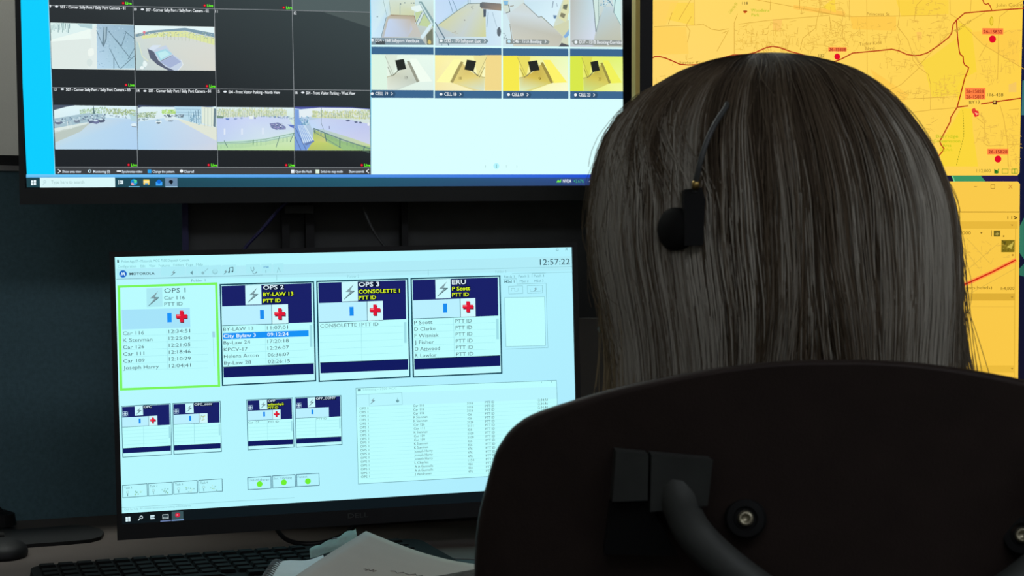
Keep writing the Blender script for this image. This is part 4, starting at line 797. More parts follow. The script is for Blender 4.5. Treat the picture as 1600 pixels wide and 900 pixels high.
# dark panels : measured at their top-left corner, then laid out along the screen
def panel(tl, tr, br, bl, fr, boltq, sub, subq, cr, br_x, xq, navy, rows, x_name, x_time, big=True, icon=False, faint=None, list_y=0):
    s = 1.0 if big else .5
    cv.poly([tl, tr, br, bl], DK if big else (70, 120, 136), 4)
    i = fr
    a = lambda p, dx, dy: (p[0] + dx, p[1] + dy)
    cv.poly([a(tl, i, i), a(tr, -i, i), a(br, -i, -i), a(bl, i, -i)], HD, 5)
    cv.poly([a(tl, i + s, i + s), a(tr, -i - 2 * s, i + s), (tr[0] - i - 2 * s + .8, subq[2][1] - .6), (bl[0] * .4 + tl[0] * .6 + i + s, subq[3][1] + 1.0)], NV, 6)
    cv.poly(boltq, (202, 250, 255), 7); bolt((boltq[0][0] + boltq[2][0]) / 2, (boltq[0][1] + boltq[2][1]) / 2, (boltq[3][1] - boltq[0][1]) * .52, 8)
    for (t, x0, x1, y, c, col) in sub: 
        cv.poly([(x0 - .8, y - c - .8), (x1 + .8, y - c - .8 - (x1 - x0) * .015), (x1 + .8, y + .9 - (x1 - x0) * .015), (x0 - .8, y + .9)], (8, 20, 50), 7)
        cv.text(t, x0, x1, y, c, col, 8, .018)
    cv.poly(subq, (186, 240, 255), 7)
    if xq:
        cv.poly(xq, (208, 250, 255), 8); cv.line([xq[0], xq[3]], .7 * s + .2, (60, 100, 120), 9)
    cv.line([subq[3], subq[2]], .9 * s + .1, (70, 116, 132), 8)
    cv.rect(br_x[0], br_x[1], br_x[2], br_x[3], (24, 140, 240), 9)
    if cr: cross(cr[0], cr[1], cr[2])
    # list area
    y0l = subq[3][1]; y0r = tr[1] + (subq[2][1] - tr[1]); ly = subq[3][1] + 1
    cv.poly([(subq[3][0], subq[3][1] + .4), (navy[1][0], subq[3][1] + .4 - (navy[0][1] - navy[1][1])), (navy[1][0], navy[1][1]), (navy[0][0], navy[0][1])], (188, 254, 255), 7)
    cv.poly(navy, NV2, 8); cv.line([navy[0], navy[1]], .8 * s + .1, (10, 50, 60), 9)
    nr = 6; hgt = navy[0][1] - subq[3][1]
    for k in range(1, nr):
        yy = subq[3][1] + hgt * k / nr; cv.line([(subq[3][0] + 1, yy), (navy[1][0] - 8 * s, yy - (navy[0][1] - navy[1][1]) * .93)], .4, (160, 230, 238), 8)
    cv.line([(x_time - 3 * s, subq[3][1] - 1), (x_time - 1.6 * s, navy[0][1] - 3)], .5, (150, 216, 226), 8)
    cv.poly([(navy[1][0] - 6.5 * s, subq[3][1] + 1 - (navy[0][1] - navy[1][1]) + 4 * s), (navy[1][0] - 2.5 * s, subq[3][1] + 1 - (navy[0][1] - navy[1][1]) + 4 * s), (navy[1][0] - 2 * s, subq[3][1] + hgt * .6 - 6 * s), (navy[1][0] - 6 * s, subq[3][1] + hgt * .6 - 6 * s)], (158, 222, 232), 8)
    for (n, x1, tm, xt1, y, hl) in rows:
        k = (y - rows[0][4]) * .025
        if n: cv.text(n, x_name + k, x1, y, 5.6 if big else 3, (236, 252, 255) if hl else TXT, 10, .012 if hl else 0)
        if tm: cv.text(tm, x_time + k, xt1 + k, y - (x_time - x_name) * .034, 5.6 if big else 3, (236, 252, 255) if hl else TXT, 10, .012 if hl else 0)
    if icon:
        x, y = icon; cv.rect(x - 4.5, y - 3.6, x + 4.5, y + 3.6, (150, 180, 206), 8); cv.line([(x - 3.6, y - 3), (x + 3.6, y + 3)], 1.4, NV, 9); cv.line([(x - 3.6, y + 3), (x + 3.6, y - 3)], 1.4, NV, 9); cv.rect(x - 1.4, y - 1.2, x + 1.4, y + 1.2, (206, 230, 240), 10)
    if faint:
        x, y = faint
        for k in range(7): cv.line([(x + random.uniform(-4, 4), y + random.uniform(-5, 5)), (x + random.uniform(-4, 4), y + random.uniform(-5, 5))], .6, random.choice([(150, 190, 120), (120, 170, 180), (200, 200, 90)]), 10)
    cv.end('channel_panel')
YL = (226, 255, 20); WT = (224, 244, 255)
cv.poly([(348, 520.6), (482, 515.9), (482.3, 525.3), (348.3, 530.1)], (22, 146, 246), 9)
panel((343, 443.7), (490.7, 439.3), (494.2, 596), (346.7, 603.2), 2.2, [(383, 446.2), (408, 445.2), (408.7, 475.4), (383.6, 476.4)],
      [('OPS 2', 411, 443.5, 452.6, 6.8, WT), ('BY-LAW 13', 411, 458.3, 462.8, 5.8, YL), ('PTT ID', 411, 438.8, 472.8, 5.6, YL)],
      [(347, 478.7), (449.8, 475.2), (450.4, 505.4), (347.6, 508.8)], (437, 490, 17), (406, 484.2, 412.7, 498.3), [(424.3, 476.2), (449.8, 475.2), (450.4, 505.4), (424.9, 506.2)],
      [(349, 573.6), (490, 567.8), (490.4, 584.2), (349.4, 590)],
      [('BY-LAW 13', 396, '11:07:01', 450, 517.2, 0), ('City Bylaw 3', 400, '09:12:24', 450.6, 527.8, 1), ('By-Law 24', 391, '17:20:18', 450.6, 538.3, 0), ('KPCV-17', 387, '12:26:07', 450.6, 549, 0), ('Helena Acton', 404, '06:36:07', 451, 559.4, 0), ('By-Law 28', 392.5, '02:26:15', 451.6, 570, 0)], 348.8, 417.3)
panel((494, 438.7), (637.8, 434.5), (641.5, 589.8), (497.7, 597), 2.2, [(533.6, 441), (558.6, 440), (559.2, 470.4), (534.2, 471.4)],
      [('OPS 3', 560.3, 592.8, 448, 6.8, WT), ('CONSOLETTE 1', 560.3, 625, 458.6, 5.8, YL), ('PTT ID', 560.3, 587.5, 468, 5.6, YL)],
      [(497.8, 473.6), (597.8, 470), (598.4, 500.2), (498.4, 503.8)], (585.6, 484, 16.5), (545.8, 479.5, 552.6, 493.4), [(573.3, 471), (597.8, 470), (598.4, 500.2), (574, 501.2)],
      [(500.2, 566.8), (637.2, 561.2), (637.6, 577.4), (500.6, 583.2)], [('CONSOLETTE 1PTT ID', 592, '', 0, 512, 0)], 500.3, 567)
panel((641.2, 434.2), (781.8, 430.2), (785, 583.8), (644.7, 590.2), 2.2, [(679.9, 436.8), (703.6, 435.8), (704.2, 465.6), (680.5, 466.6)],
      [('ERU', 706, 727.8, 444.3, 6.8, WT), ('P Scott', 706.2, 734, 454, 5.8, YL), ('PTT ID', 706.2, 732.4, 463.4, 5.6, YL)],
      [(644.8, 469.4), (742.4, 465.8), (743, 494.8), (645.4, 498.2)], (730.8, 479, 16.5), (691.8, 474.4, 698.6, 488.3), [(718.6, 466.8), (742.4, 465.8), (743, 494.8), (719.3, 495.8)],
      [(647, 560.8), (781.2, 555.4), (781.6, 571.6), (647.4, 577.4)],
      [('P Scott', 675.4, 'PTT ID', 737, 506.8, 0), ('D Clarke', 680.4, 'PTT ID', 737.2, 517, 0), ('F Wisniak', 685.3, 'PTT ID', 737.4, 527.4, 0), ('J Fisher', 678, 'PTT ID', 737.6, 537.8, 0), ('D Attwood', 687.2, 'PTT ID', 737.9, 548.2, 0), ('R Lawlor', 682, 'PTT ID', 738.2, 558.4, 0)], 647, 711.3)
def small(tl, tr, br, bl, bq, nm, x1, ic, crs, blx, sub=(), rows=(), fa=None, nocross=False):
    w_ = tr[0] - tl[0]; h1 = bl[1] - tl[1]
    sl = (tr[1] - tl[1]) / w_
    sy = tl[1] + h1 * .225; x0 = tl[0] + 1.5
    xe = bq[2][0] + w_ * .285
    subq = [(x0, sy), (xe, sy + (xe - x0) * sl), (xe + .3, sy + 15 + (xe - x0) * sl), (x0 + .4, sy + 15)]
    xb = bq[2][0] + w_ * .11
    xq = None if nocross else [(xb, sy + (xb - x0) * sl), (xe, sy + (xe - x0) * sl), (xe + .3, sy + 15 + (xe - x0) * sl), (xb + .3, sy + 15 + (xb - x0) * sl)]
    n0 = tl[1] + h1 * .822; nx0 = bl[0] + .8; nx1 = br[0] - 1.8
    nv = [(nx0, n0), (nx1, n0 + (nx1 - nx0) * sl * 1.02), (nx1, n0 + 7.8 + (nx1 - nx0) * sl * 1.02), (nx0, n0 + 7.8)]
    panel(tl, tr, br, bl, 1.1, bq, [(nm, bq[1][0] + 1.6, x1, bq[1][1] + 3.6, 3.6, WT)] + list(sub), subq, crs, blx, xq, nv, list(rows), x0 + 1.5, tl[0] + w_ * .47, False, ic, fa)
small((189.2, 634.3), (266.5, 630), (268.7, 710.5), (191.5, 714.8), [(210.4, 634.8), (223, 634), (223.7, 648.7), (211, 649.5)], 'OPC', 236.8, (195.6, 646.4), (238.8, 656.4, 8.6), (216.6, 653.8, 219.9, 661.2))
small((269.3, 630), (344.6, 626.4), (346.6, 706), (271.3, 710.3), [(289.4, 630.7), (302, 630), (302.7, 644.8), (290, 645.6)], 'OPC_conv', 331.5, (275, 642.5), None, (295.4, 649.8, 298.8, 657.2), fa=(317, 653))
small((385, 624.3), (457.6, 621), (459.7, 699), (387, 703.5), [(405, 625.4), (416.8, 624.6), (417.5, 639.3), (405.7, 640)], 'OPP', 430.2, (391, 636.8), (431.8, 646.4, 8.4), (411, 643.5, 414.1, 650.6),
      sub=[('wilsonhp2', 418.3, 443.3, 633.6, 3.4, YL), ('PTT ID', 418.3, 434.6, 638.8, 3.3, YL)], rows=[('Car 127', 405, 'PTT ID', 435.6, 661.5, 0)])
small((460.2, 620.8), (533.3, 617.4), (534.8, 695), (462.3, 699.3), [(480.4, 621.6), (492, 620.8), (492.7, 635.8), (481, 636.6)], 'OPP_CONV', 524, (466.5, 633.2), None, (486.4, 640, 489.5, 647), rows=[('', 0, 'PTT ID', 510.5, 657, 0)], nocross=True)
# task boxes
for k, (x0, y0, x1, y1) in enumerate(((191.5, 758.5, 229.8, 755.6), (231.6, 755.7, 269, 753.2), (271.1, 753, 308, 750.6), (310.2, 750.5, 347, 748.1))):
    cv.line([(x0, y0), (x1, y1), (x1 + .5, y1 + 19.2), (x0 + .5, y0 + 19.2)], 1.0, (84, 128, 142), 5, True)
    cv.text('Task %d' % (k + 1), x0 + 2.5, x0 + 14.5, y0 + 5.6, 3.6, (90, 130, 140), 6)
    cv.disc(x0 + 8, y0 + 10.5, 2.4, (150, 206, 210), 6, 10); cv.disc(x0 + 8, y0 + 10.3, 1.7, (188, 244, 250), 7, 10); cv.line([(x0 + 8, y0 + 13), (x0 + 8.2, y0 + 16.5)], 1.2, (110, 160, 168), 6)
    for j in range(10): cv.blob(x0 + 19 + random.uniform(0, 13), y0 + 11.5 + random.uniform(-4, 4), 1.4, 1.0, random.choice([(150, 206, 170), (140, 196, 200), (120, 180, 160), (186, 240, 236)]), 6, 5)
    cv.end('task_box')
for (x0, y0, x1, y1, nm, tx, dx, dy) in ((387, 746.4, 423.2, 744, 'Use of charge', 420.5, 405.6, 756.2), (425.5, 743.8, 461, 741.6, 'Sec. Tracking', 456, 443.4, 753.6), (463.3, 741.4, 498.3, 739.4, 'Fanout', 480, 481, 751.8)):
    cv.line([(x0, y0), (x1, y1), (x1 + .5, y1 + 18.8), (x0 + .5, y0 + 18.8)], 1.1, (76, 120, 140), 5, True)
    cv.text(nm, x0 + 2, tx, y0 + 5.6, 3.6, (100, 146, 156), 6); cv.disc(dx, dy, 4.6, (112, 240, 50), 7, 18)
    cv.end('status_box')
# patch tabs
for s, x0, x1, y in (('Patch 1', 787.5, 803.5, 434.4), ('Patch 2', 810, 826.5, 433.6), ('Patch 3', 834, 850, 433)): cv.text(s, x0, x1, y, 3.8, LG2, 5)
for s, x0, x1, y in (('MSel 1', 788, 803.5, 442), ('MSel 2', 812, 825.5, 441.4), ('MSel 3', 835, 849, 440.8)): cv.text(s, x0, x1, y, 3.8, (80, 126, 136) if '1' in s else LG2, 5, .01 if '1' in s else 0)
for l in ([(786.5, 436.4), (807, 435.6), (807.5, 444), (853, 442.4), (855.5, 532), (856, 543.2), (790, 545.5)], [(831, 433), (831.3, 427.4), (852, 427)], [(788, 465), (850.6, 463.6), (852.4, 540), (790.5, 541.6), (788, 465)], [(794.5, 447.3), (816.4, 446.7), (816.8, 458.6), (795, 459.2), (794.5, 447.3)], [(823.8, 446.4), (847.2, 445.8), (847.6, 457.6), (824.2, 458.4), (823.8, 446.4)]):
    cv.line(l, .7, (140, 196, 206), 5)
cv.poly([(788.4, 465.4), (850.2, 464), (852, 539.6), (791, 541.2)], (190, 254, 255), 4); bolt(836.5, 451.4, 5.2); cv.line([(799, 455), (799, 450.5), (804, 450.3), (804, 455), (809, 455), (809, 450.3)], .7, (150, 206, 216), 6); cv.line([(828, 452), (829, 455.6), (845, 455), (845, 452)], .7, (150, 206, 216), 6)
cv.end('patch_panel')
# listening window
cv.poly([(555.5, 606), (869.6, 593.8), (875.2, 738.6), (559.4, 756.6)], (120, 174, 184), 4)
cv.poly([(556.3, 606.8), (868.9, 594.7), (874.4, 737.8), (560.2, 755.6)], (184, 246, 255), 5)
cv.poly([(556.3, 606.8), (868.9, 594.7), (869.3, 604), (556.6, 616)], (188, 254, 255), 6)
cv.poly([(557.2, 636), (870, 623), (874, 737), (560, 755)], (188, 254, 255), 6)
cv.rect(558.8, 608, 563.6, 611, (110, 156, 166), 7); cv.text('Listening - 7500 MCC', 567, 620, 610.5, 3.8, (150, 208, 216), 7)
cv.line([(557, 617), (627.6, 613.2), (628.6, 631.6)], .7, (150, 206, 216), 7); cv.line([(576.5, 616), (577, 634.6), (628.6, 632)], .5, (150, 206, 216), 7); bolt(582.4, 626, 6.6, 8); cv.disc(621, 626.4, 2.4, (110, 160, 168), 8, 10); cv.line([(621, 621.5), (621, 626)], .9, (140, 190, 200), 8)
cv.line([(846, 596.5), (846, 598.6)], .6, LG2, 7); cv.line([(861, 595.8), (862.5, 598.4)], .7, LG2, 7)
names = ['Car 116', 'Car 116', 'Car 116', 'K Stenman', 'K Stenman', 'Car 126', 'Car 111', 'K Stenman', 'Car 109', 'Car 109', 'K Stenman', 'K Stenman', 'Joseph Harry', 'Joseph Harry', 'Joseph Harry', 'L Charles', 'A A Gunnells', 'A A Gunnells', 'J Vandrunen']
ids = ['3116', '3116', '3116', '426', '426', '3126', '3111', '426', '3109', '3109', '426', '426', '476', '476', '476', '1154', '466', '466', '476']
tms = ['12:34:51', '12:34:46', '12:34:40', '12:25:04', '12:24:58', '12:21:05', '12:18:46', '12:17:33', '12:10:29', '12:10:20', '12:09:51', '12:09:42', '12:04:41', '12:04:36', '12:04:30', '12:03:11', '12:02:50', '12:02:44', '12:01:37']
for i in range(19):
    y = 640.2 + i * 5.93; k = i * .14
    cv.text('OPS 1', 561.4 + k, 575 + k, y, 3.7, TXT, 8)
    x1 = 646 + 2.35 * len(names[i]); cv.text(names[i], 645.5 + k, x1 + k, y - 4.4, 3.6, TXT, 8)
    cv.text(ids[i], 729.5 + k * .8, 729.5 + 2.35 * len(ids[i]) + k * .8, y - 8.4, 3.5, TXT, 8)
    cv.text('PTT ID', 757.4 + k * .8, 772 + k * .8, y - 9.8, 3.6, TXT, 8); cv.text(tms[i], 839 + k * .8, 855.5 + k * .8, y - 13.4, 3.5, TXT, 8)
    cv.line([(560 + k, y + 1.2), (868, y - 12.4)], .35, (168, 236, 244), 7)
cv.end('listening_window')
# taskbar
cv.add([(-w, -h + .0115), (w, -h + .0115), (w, -h), (-w, -h)], [(13, 22, 27), (13, 22, 27), (13, 22, 27), (13, 22, 27)], 9)
cv.rect(268.2, 799.6, 286.6, 813, (58, 84, 90), 10); cv.line([(268.4, 813), (286.6, 811.6)], 1.6, (120, 150, 200), 12); cv.line([(251, 814.2), (266.5, 813)], 1.4, (120, 140, 190), 12)
for x, y in ((196.3, 807.8), (200.2, 807.2), (196.4, 811.4), (200.3, 811)): cv.rect(x, y, x + 3.5, y + 3.2, (220, 246, 255), 11)
cv.disc(220.6, 808, 2.7, (220, 240, 248), 11, 14); cv.disc(220.6, 808, 1.7, (13, 22, 27), 12, 14); cv.line([(218.8, 809.8), (216.2, 812.6)], 1.2, (220, 240, 248), 11)
cv.rect(234.8, 805, 241.6, 810.6, (210, 236, 246), 11); cv.rect(236.4, 806.8, 238.4, 808.8, (13, 22, 27), 12); cv.rect(240, 806.8, 241.6, 808.8, (13, 22, 27), 12)
cv.rect(253.6, 803.6, 263.4, 810.2, (170, 186, 190), 11); cv.rect(254.6, 804.6, 262.4, 807.4, (40, 56, 62), 12); cv.rect(255.4, 808.2, 261.8, 809.2, (90, 106, 110), 12)
cv.disc(277.4, 804.4, 3.8, (206, 34, 62), 11, 16); cv.disc(277, 804.2, 1.4, (240, 130, 150), 12, 10)
cv.end('taskbar')
# monitor arm behind
bm = BM(); box(bm, (-.05, .045, -.05), (.05, .06, .05), MM); obj('mount_plate', bm, MT['black'], mo)
# stand of the portrait display
bm = BM(); box(bm, (-.12, .02, 0), (.12, .2, .01), frame((DC[0], DC[1] + .03, DZ), .1174)); obj('stand_base', bm, MT['black'], dr, bev=.003)
bm = BM(); box(bm, (-.035, .07, .01), (.035, .09, .34), frame((DC[0], DC[1] + .03, DZ), .1174)); obj('stand_neck', bm, MT['black'], dr, bev=.003)

# mounting frame carrying the television
def tvx(px, py=330):
    d = ray(px, py); n = TR[:, 1]; X = CAM + ((TC - CAM) @ n) / (d @ n) * d - TC
    return X @ TR[:, 0]
TB = -TH / 2 - .0185
xa, xb = tvx(290), tvx(985)
yaw_tv = .2181
def tvw(x, y, z):
    q = Vector(TC) + Matrix.Rotation(yaw_tv, 3, 'Z') @ Vector((x, y, 0)); q.z = z; return q
mt = thing('display_mount', 'dark steel mounting frame under the television with two posts', 'mount', tvw(0, .09, DZ))
zt = TC[2] + TB - .005
TF = frame((TC[0], TC[1], 0), yaw_tv)
bm = BM(); box(bm, (xa, .085, DZ + .01), (xb, .097, zt + .14), TF); obj('back_plate', bm, MT['dgrey'], mt, bev=.001, seg=1)
bm = BM(); box(bm, (xa - .0015, .07, DZ + .01), (xa + .006, .085, zt + .13), TF); obj('edge_flange', bm, MT['navy'], mt, 'dark blue edge flange')
for p0, p1 in ((448, 460), (486, 500), (640, 650)):
    bm = BM(); box(bm, (tvx(p0), .062, DZ + .01), (tvx(p1), .085, zt + .1), TF); obj('post', bm, MT['black'], mt, bev=.001, seg=1)
bm = BM(); box(bm, (tvx(452), .052, zt - .006), (tvx(498), .062, zt + .004), TF); obj('cross_bar', bm, MT['dgrey'], mt)
bm = BM(); box(bm, (-.1, .053, TC[2] - .16), (.1, .0855, TC[2] - .06), TF); obj('wall_bracket', bm, MT['black'], mt)
bm = BM(); box(bm, (xa, .03, DZ), (xb, .12, DZ + .01), TF); obj('foot_plate', bm, MT['black'], mt)

# arm of the desk monitor, fixed to that frame
ae = tvw(-.02, .05, .985)
bm = BM(); tube(bm, [MM @ Vector((0, .055, 0)), (MM @ Vector((0, .06, 0))).lerp(ae, .5) + Vector((.03, 0, 0)), ae], .012); obj('arm', bm, MT['black'], mo, smooth=True)
bm = BM(); box(bm, (-.06, .046, .95), (.02, .0615, 1.02), TF); obj('arm_bracket', bm, MT['black'], mo, bev=.002)

# cables
def cable(label, pts, r, m, n=8, seg=8):
    bm = BM(); tube(bm, spline(pts, n), r, seg); o = obj('cable', bm, m, None, smooth=True); tag(o, label, 'cable'); return o
cable('dark blue cable slanting from the television down behind the monitor', [P(450, 314, 1.86), P(432, 332, 1.865), P(408, 360, 1.86), P(384, 386, 1.855), P(360, 420, 1.85)], .0022, MT['navy'])
cable('thin black cable hanging from the television right of the mount posts', [P(563, 312, 1.89), P(570, 332, 1.885), P(582, 358, 1.885), P(600, 384, 1.885), P(630, 420, 1.88)], .0018, MT['dgrey'])
cable('black cable looping below the monitor onto the desk', [P(428, 812, 1.70), P(436, 832, 1.69), P(452, 845, 1.68), P(480, 850, 1.67), P(512, 846, 1.68), P(540, 834, 1.71), P(560, 815, 1.75)], .0026, MT['black'])

# neighbouring monitor's foot at the left edge
t = thing('monitor_foot', 'flat black tongue-shaped monitor foot at the left end of the desk', 'stand', hit_z(20, 838, DZ))
ol = [(-60, 824), (-20, 823), (30, 827), (70, 824), (110, 820.5), (138, 821), (155, 825.5), (162.5, 831), (158, 838), (142, 842.5), (105, 846), (60, 849), (10, 853), (-60, 856)]
bm = BM(); prism(bm, [hit_z(x, y, DZ + .004) - np.array([0, 0, .004]) for x, y in ol], (0, 0, .004)); obj('base', bm, MT['black'], t, bev=.0012)
hp = hit_z(-6, 826, DZ)
bm = BM(); lathe(bm, [(0, .004), (.024, .004), (.022, .018), (.012, .022), (0, .022)], frame(hp)); obj('hub', bm, MT['black'], t, smooth=False)
bm = BM(); tube(bm, [hp + np.array([0, 0, .015]), hp + np.array([-.05, -.03, .09]), hp + np.array([-.07, -.05, .22])], .011); obj('neck', bm, MT['black'], t)
# mouse
mp = hit_z(4, 868, DZ)
t = thing('computer_mouse', 'small black computer mouse at the left edge in front of the monitor foot', 'mouse', mp)
bm = BM(); bmesh.ops.create_uvsphere(bm, u_segments=20, v_segments=12, radius=1)
for v in bm.verts: v.co = Vector((v.co.x * .027, v.co.y * .045, max(0, v.co.z + .25) * .019 / 1.25)); v.co = Matrix.Rotation(YAW, 3, 'Z') @ v.co + Vector(mp)
bmesh.ops.remove_doubles(bm, verts=bm.verts, dist=1e-5); obj('shell', bm, MT['black'], t, smooth=True)
bm = BM(); lathe(bm, [(0, -.003), (.007, -.003), (.007, .003), (0, .003)], Matrix.Translation(Vector(mp) + Matrix.Rotation(YAW, 3, 'Z') @ Vector((0, .022, .0155))) @ Matrix.Rotation(YAW, 4, 'Z') @ Matrix.Rotation(PI / 2, 4, 'Y'), 14); obj('wheel', bm, MT['rubber'], t)

# keyboard
KY = math.radians(21.8); kbr = Vector(hit_z(655, 836, DZ + .02)); KW, KD = .405, .152
ax = Vector((math.cos(KY), math.sin(KY), 0)); ay = Vector((-math.sin(KY), math.cos(KY), 0))
kc = kbr - ax * (KW / 2) - ay * (KD / 2); kc.z = DZ
KF = frame(kc, KY)
kb = thing('keyboard', 'wide black keyboard lying under the monitor', 'keyboard', kc)
def rrect(w_, d_, r, n=5, rr=None):
    out = []
    for sx, sy, a0 in ((1, 1, 0), (-1, 1, PI / 2), (-1, -1, PI), (1, -1, 1.5 * PI)):
        for k in range(n + 1):
            a = a0 + PI / 2 * k / n; out.append((sx * (w_ / 2 - r) + r * math.cos(a), sy * (d_ / 2 - r) + r * math.sin(a)))
    return out
bm = BM(); lo_ = []; hi_ = []
for x, y in rrect(KW, KD, .018):
    lo_.append(bm.verts.new(KF @ Vector((x, y, .001)))); hi_.append(bm.verts.new(KF @ Vector((x * .992, y * .985, .011 + .006 * (y / KD + .5)))))
bm.faces.new(list(reversed(lo_))); bm.faces.new(hi_)
for i in range(len(lo_)): j = (i + 1) % len(lo_); bm.faces.new((lo_[i], lo_[j], hi_[j], hi_[i]))
obj('case', bm, MT['keycap'], kb)
bm = BM(); 
for i in range(24):
    pass
box(bm, (-KW / 2 + .02, -KD / 2 + .001, .0085), (KW / 2 - .02, -KD / 2 + .0045, .0125), KF); obj('front_highlight', bm, MT['grey'], kb, 'pale strip painting the highlight on the front lip')  # grey bar paints the highlight along the keyboard's front lip
kbm = BM(); vs = box(kbm, (-.0078, -.0078, 0), (.0078, .0078, .0028))
for v in vs[4:]: v.co.x *= .84; v.co.y *= .84
bmesh.ops.recalc_face_normals(kbm, faces=kbm.faces)
kme = bpy.data.meshes.new('key'); kbm.to_mesh(kme); kbm.free(); kme.materials.append(MT['keycap'])
def key(x, y, wx=1.0, me=kme):
    o = bpy.data.objects.new('key', me); C.objects.link(o); o.parent = kb
    o.location = Matrix.Rotation(KY, 3, 'Z') @ Vector((x, y, .0112 + .006 * (y / KD + .5))); o.rotation_euler = (0, 0, KY); o.scale = (wx, 1, 1)
for r_i in range(6):
    y = .062 - r_i * .0192 - (.004 if r_i else 0)
    if r_i < 5:
        for c_i in range(15): key(-.185 + c_i * .0178, y)
        for c_i in range(4): key(.11 + c_i * .0178 + .006, y)
    else:
        for c_i in (0, 1, 2): key(-.183 + c_i * .022, y, 1.2)
        key(-.072, y, 5.6)
        for c_i in (0, 1, 2): key(.0 + c_i * .022, y, 1.2)
        for c_i in range(4): key(.11 + c_i * .0178 + .006, y)

# note pad with coil
NZ = .8265
q = [hit_z(431, 880, NZ), hit_z(505, 875, NZ), hit_z(520, 930, NZ), hit_z(398, 930, NZ)]
npd = thing('notepad', 'small coil-bound notepad with white pages in front of the keyboard', 'notepad', (q[0] + q[2]) / 2 - np.array([0, 0, NZ - DZ]))
bm = BM(); prism(bm, q, (0, 0, -.0215)); obj('page_block', bm, MT['paper2'], npd)
q2 = [a + (np.array([0, 0, .0006])) for a in q]
bm = BM()
n = 10; gr = []
for i in range(n + 1):
    row = []
    for j in range(n + 1):
        p = bil(q2, i / n, j / n) if False else None
        a = q2[0] * (1 - i / n) + q2[1] * (i / n); c_ = q2[3] * (1 - i / n) + q2[2] * (i / n); p = a * (1 - j / n) + c_ * (j / n)
        p = p + np.array([0, 0, .0035 * (i / n) ** 2 + .0012 * math.sin(7 * i / n + 3 * j / n)])
        row.append(bm.verts.new(p))
    gr.append(row)
for i in range(n):
    for j in range(n): bm.faces.new((gr[i][j], gr[i + 1][j], gr[i + 1][j + 1], gr[i][j + 1]))
obj('top_page', bm, MT['paper2'], npd, smooth=True)
e0, e1 = q[0], q[3]; L_ = np.linalg.norm(e1 - e0); d_ = (e1 - e0) / L_; sd = np.cross(d_, [0, 0, 1])
hel = []
for k in range(220):
    s = k / 219; a = s * 2 * PI * 17
    hel.append(e0 + d_ * L_ * s + sd * math.cos(a) * .0062 + np.array([0, 0, 1]) * (math.sin(a) * .0068 - .003) - sd * .001)
bm = BM(); tube(bm, hel, .0007, 6); obj('coil', bm, MT['wire'], npd, smooth=True)

# crumpled mint tissue on the keyboard
A0, A1 = P(484, 868, 1.53), P(556, 843, 1.53)
ts = BM(); nu, nv = 18, 10; gr = []
tn = thing('tissue', 'crumpled mint green tissue lying on the keyboard beside the paper', 'tissue', (A0 + A1) / 2)
for i in range(nu + 1):
    row = []
    u = i / nu; c_ = A0 * (1 - u) + A1 * u
    for j in range(nv + 1):
        a = PI * (j / nv) * 1.15 - .25; rr = .0085 * (.75 + .5 * u) * (1 + .10 * math.sin(9 * u + 2.2 * j) + .08 * math.sin(17 * u - j))
        p = c_ + np.array([.25 * rr * math.cos(a), -rr * 1.5 * math.cos(a), rr * (math.sin(a) * .9 + .05)])
        row.append(ts.verts.new(p))
    gr.append(row)
for i in range(nu):
    for j in range(nv): ts.faces.new((gr[i][j], gr[i + 1][j], gr[i + 1][j + 1], gr[i][j + 1]))
bmesh.ops.solidify(ts, geom=ts.faces[:], thickness=.0012)
obj('sheet', ts, MT['mint'], tn, smooth=True)
bm = BM(); c_ = P(524, 845, 1.53); tube(bm, [c_ + np.array([math.cos(a) * .0036, 0, math.sin(a) * .0028]) for a in np.linspace(0, 2 * PI, 15)[:-1]], .0007, 6, True); obj('loop', bm, MT['wire'], tn, smooth=True)

# sheet of paper
p0 = P(572, 830, 1.48); pl = P(398, 946, 1.215); pr = P(866, 897, 1.42)
p3 = np.array([pl[0] + pr[0] - p0[0], pl[1] + pr[1] - p0[1] + .02, .803])
n = 18
bm = BM(); gr = []
def paper_pt(u, v):
    p = (p0 * (1 - u) + pr * u) * (1 - v) + (pl * (1 - u) + p3 * u) * v
    p = p + np.array([0, 0, -.011 * math.sin(PI * min(1, u * 1.25)) * (1 - v) ** 1.5 + .002 * math.sin(5 * u + 3 * v)])
    return p
for i in range(n + 1): gr.append([bm.verts.new(paper_pt(i / n, j / n)) for j in range(n + 1)])
for i in range(n):
    for j in range(n): bm.faces.new((gr[i][j], gr[i + 1][j], gr[i + 1][j + 1], gr[i][j + 1]))
sh = thing('paper_sheet', 'white sheet of paper with faint pencil notes lying across the keyboard', 'paper', (p0[0] - .03, p0[1] - .12, DZ))
o = obj('sheet', bm, MT['paper'], sh, smooth=True)
mod = o.modifiers.new('thickness', 'SOLIDIFY'); mod.thickness = .0004; mod.offset = 0
bm = BM()
for (u0, v0, u1, v1) in ((.30, .35, .44, .30), (.24, .52, .36, .47), (.33, .62, .42, .58), (.42, .60, .48, .57), (.52, .26, .58, .23), (.20, .42, .25, .40)):
    k = 9; pts = []
    for i in range(k):
        s = i / (k - 1); pts.append(paper_pt(u0 + (u1 - u0) * s, v0 + (v1 - v0) * s + .014 * math.sin(s * 31)) + np.array([0, 0, .0006]))
    tube(bm, pts, .00035, 4)
obj('pencil_note', bm, MT['pencil'], sh)['kind'] = 'stuff'

